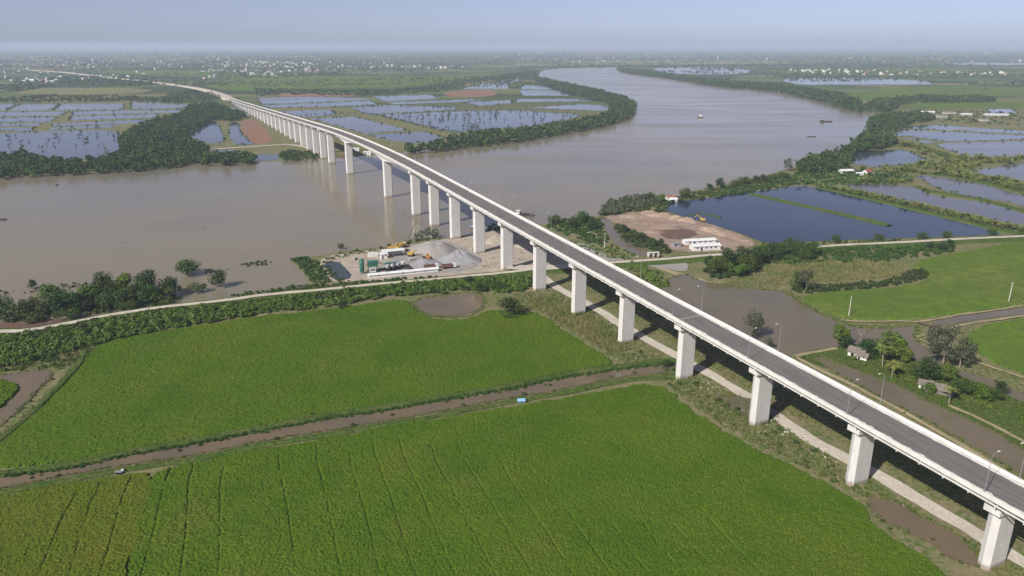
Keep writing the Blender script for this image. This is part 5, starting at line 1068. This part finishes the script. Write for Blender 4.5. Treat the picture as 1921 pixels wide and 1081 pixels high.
def excavator(px, rz, label, m='yellow', loader=False):
    r = empty('wheel_loader' if loader else 'excavator', at(px, .1), rz, 1, label, 'loader' if loader else 'excavator')
    if loader:
        wheels(r, (1.5, -1.5), 2.6, .75); MB().box((-1.6, 0, 1.6), (2.6, 1.8, 1.2), M[m]).build('engine_cover', r); c = MB().box((.1, 0, 2.3), (1.4, 1.5, 1.8), M[m], taper=.9).build('cab', r); MB().box((.82, 0, 2.5), (.05, 1.2, .9), M['glass']).build('windscreen', c)
        b = MB()
        for s in (-1, 1): b.box((2.3, s * .7, 1.5), (2.6, .22, .35), M[m], ry=.25)
        b.build('lift_arm', r); MB().loft([[(3.4, y, .3), (4.4, y, .25), (3.6, y, 1.4)] for y in (-1.35, 1.35)], M['dark']).build('bucket', r)
    else:
        for s in (-1, 1): MB().loft([[(-2, s * 1.3 + w, .25), (-1.6, s * 1.3 + w, 0), (1.6, s * 1.3 + w, 0), (2, s * 1.3 + w, .25), (2, s * 1.3 + w, .6), (1.6, s * 1.3 + w, .9), (-1.6, s * 1.3 + w, .9), (-2, s * 1.3 + w, .6)] for w in (-.3, .3)], M['dark']).build('track', r)
        MB().box((-.6, 0, 1.65), (3.4, 2.6, 1.2), M[m]).build('body', r); c = MB().box((.5, .8, 2.3), (1.5, 1.0, 1.7), M[m], taper=.9).build('cab', r); MB().box((1.24, .8, 2.5), (.05, .8, 1.0), M['glass']).build('windscreen', c)
        MB().bar((1.1, -.2, 1.9), (3.6, -.2, 4.6), .28, M[m], .22, 4).build('boom', r); MB().bar((3.6, -.2, 4.6), (5.8, -.2, 2.0), .22, M[m], .15, 4).build('stick', r)
        MB().loft([[(5.5, y, 2.1), (6.2, y, 1.8), (5.9, y, .9), (5.2, y, 1.2)] for y in (-.7, .3)], M['dark']).build('bucket', r)
excavator((802, 487), R(120), 'orange wheel loader between the gravel heaps', 'orange', True)
excavator((735, 470), R(20), 'yellow excavator at the river edge, left of two'); excavator((748, 469), R(60), 'yellow excavator at the river edge, right of two')
excavator((772, 481), R(-20), 'yellow excavator with low bucket right of the open shed'); excavator((1317, 416), R(160), 'yellow excavator between the bare yard and the blue pond')
# crawler crane at the river edge with a thin reddish lattice boom
r = empty('crawler_crane', at((757, 464)), R(35), 1, 'crawler crane on the river edge with thin reddish boom over the water', 'crane')
for s in (-1, 1): MB().box((0, s * 1.6, .5), (5, .7, 1.0), M['dark']).build('track', r)
MB().box((-.6, 0, 1.9), (4.4, 2.8, 1.7), M['yellow']).build('body', r); MB().box((1.4, 1, 2.2), (1.3, 1.1, 1.9), M['white']).build('cab', r)
b = MB(); tip = Vector((9, 0, 15)); root = Vector((1.6, 0, 1.8))
for y, z in ((-.4, -.3), (.4, -.3), (-.4, .3), (.4, .3)): b.bar(root + Vector((0, y, z)), tip + Vector((0, y * .3, z * .3)), .07, M['rust'], n=4)
for k in range(12):
    t0, t1 = k / 12, (k + 1) / 12; sg = 1 if k % 2 else -1
    b.bar(root.lerp(tip, t0) + Vector((0, sg * .38 * (1 - .6 * t0), -.2)), root.lerp(tip, t1) + Vector((0, -sg * .38 * (1 - .6 * t1), .2)), .04, M['rust'], n=4)
b.build('boom', r); MB().bar(tip, (9.1, 0, 5), .03, M['dark'], n=4).build('cable', r)
# loose stock lying about the yard
def stock(px, kind, label, rz=0.0):
    r = empty(kind, at(px, .1), a1 + rz, 1, label, kind.replace('_', ' '))
    if kind == 'pipe_stack':
        for k, (y, z) in enumerate(((-.8, .4), (0, .4), (.8, .4), (-.4, 1.1), (.4, 1.1))): MB().bar((-2.2, y, z), (2.2, y, z), .38, M['conc'], n=10).build('pipe', r)
    elif kind == 'container':
        MB().box((0, 0, 1.3), (6, 2.4, 2.6), M['bluetarp' if 'blue' in label else 'white']).build('body', r); MB().box((3.02, 0, 1.3), (.05, 2.0, 2.2), M['steel']).build('door', r)
    else:
        for k in range(5): MB().box((random.gauss(0, .1), random.gauss(0, .15), .15 + .26 * k), (3.6, 1.4, .2), M['wood'], rz=random.gauss(0, .06)).build('board', r)
    return r
stock((716, 508), 'board_stack', 'dark stack of boards between the green plant and the mixer trucks'); stock((768, 506), 'board_stack', 'dark stack of boards right of the mixer trucks', .3)
stock((772, 489), 'pipe_stack', 'stack of grey concrete pipes behind the low gravel heap', .4); stock((700, 482), 'container', 'pale site container behind the green mixer house')
stock((665, 488), 'pipe_stack', 'grey pipe stack beside the retention pond', 1.2); stock((762, 472), 'board_stack', 'boards at the river edge beside the yellow machines', .6)
stock((886, 470), 'pipe_stack', 'grey pipe stack between heap and bridge pier', .9)
yd = sample(G([(600, 488), (680, 472), (760, 464), (880, 450), (960, 440), (1000, 470), (960, 498), (880, 508), (700, 522), (650, 500)]), 420)
scatter('yard_debris', 'scattered dark debris and rubble over the plant yard', 'debris', yd, [(np.array([(-.5, -.4, 0), (.5, -.45, 0), (.45, .4, 0), (-.4, .5, 0), (-.2, -.2, .5), (.3, -.15, .55), (.2, .25, .45), (-.25, .2, .4)]), np.array([(0, 1, 5, 4), (1, 2, 6, 5), (2, 3, 7, 6), (3, 0, 4, 7), (4, 5, 6, 7)]))], .3, 1.1, 'mud', z=.1)
mass('scrub', 'weedy tufts along the edges of the plant yard', 'weeds', [(595, 487), (660, 474), (740, 464), (745, 468), (665, 480), (610, 490), (640, 528), (690, 528), (700, 532), (630, 536)], .3, BUSH, .4, 1.2, 'leaf')
# ---- poles, sluice, weir
def pole(px, label, h=10.2, arm=True):
    r = empty('utility_pole', at(px), R(25), 1, label, 'utility pole')
    MB().loft([[(-.2, -.14, 0), (.2, -.14, 0), (.2, .14, 0), (-.2, .14, 0)], [(-.11, -.09, h), (.11, -.09, h), (.11, .09, h), (-.11, .09, h)]], M['concw']).build('pole', r)
    if arm:
        MB().box((0, 0, h - .4), (2.2, .12, .12), M['concw']).build('crossarm', r)
        for x in (-.95, 0, .95): MB().bar((x, 0, h - .34), (x, 0, h - .08), .05, M['white']).build('insulator', r)
pole((1592, 594), 'pale concrete utility pole in the rice field, left of two', arm=False); pole((1892, 567), 'pale concrete utility pole with crossarm by the canal, right of two')
pole((1134, 466), 'grey utility post among the bushes beside the narrow creek', 10)
r = empty('sluice_gate', at((1225, 483)), a2, 1, 'small concrete sluice gate where the creek meets the dike road', 'sluice')
for x in (-3, 0, 3): MB().box((x, 0, 1.5), (.7, 2.4, 3.0), M['conc']).build('pillar', r)
MB().box((0, 0, 3.1), (7.4, 2.0, .25), M['conc']).build('walkway', r)
for x in (-1.5, 1.5): MB().box((x, 0, 1.0), (2.2, .2, 1.8), M['rust']).build('gate', r)
r = empty('footbridge', at((1735, 611)), R(-60), 1, 'rough earthen footbridge of planks across the canal mouth', 'footbridge')
for k in range(7): MB().box((-3 + k, 0, .75 + random.gauss(0, .03)), (.92, 2.0, .14), M['wood'], rz=random.gauss(0, .05)).build('plank', r)
for x in (-2.6, 0, 2.6): MB().bar((x, -.8, -.2), (x, -.8, .7), .12, M['wood']).bar((x, .8, -.2), (x, .8, .7), .12, M['wood']).build('trestle', r)
o = MB().bar((-4.2, 0, .35), (4.2, 0, .45), .13, M['wood'], .09).build('bamboo_pole'); o.location = at((1060, 722)); o.rotation_euler = (0, 0, ang((1037, 718), (1090, 725))); tag(o, 'long bamboo pole laid across the brown canal', 'pole')

# ================================================================== the air
b = MB(); b.box((0, 31000, 79.0), (143000, 79000, 161.0), M['plain'])
hz = b.build('haze'); hz.data.materials.clear()
hm = bpy.data.materials.new('haze'); hm.use_nodes = True; n = hm.node_tree.nodes; n.remove(n['Principled BSDF'])
pv = n.new('ShaderNodeVolumePrincipled'); pv.inputs['Color'].default_value = (0.68, 0.78, 1.0, 1); pv.inputs['Density'].default_value = 0.0001; pv.inputs['Anisotropy'].default_value = 0.0
hm.node_tree.links.new(pv.outputs[0], n['Material Output'].inputs['Volume'])
hz.data.materials.append(hm); tag(hz, 'pale blue haze over the plain', 'haze', None, 'stuff')
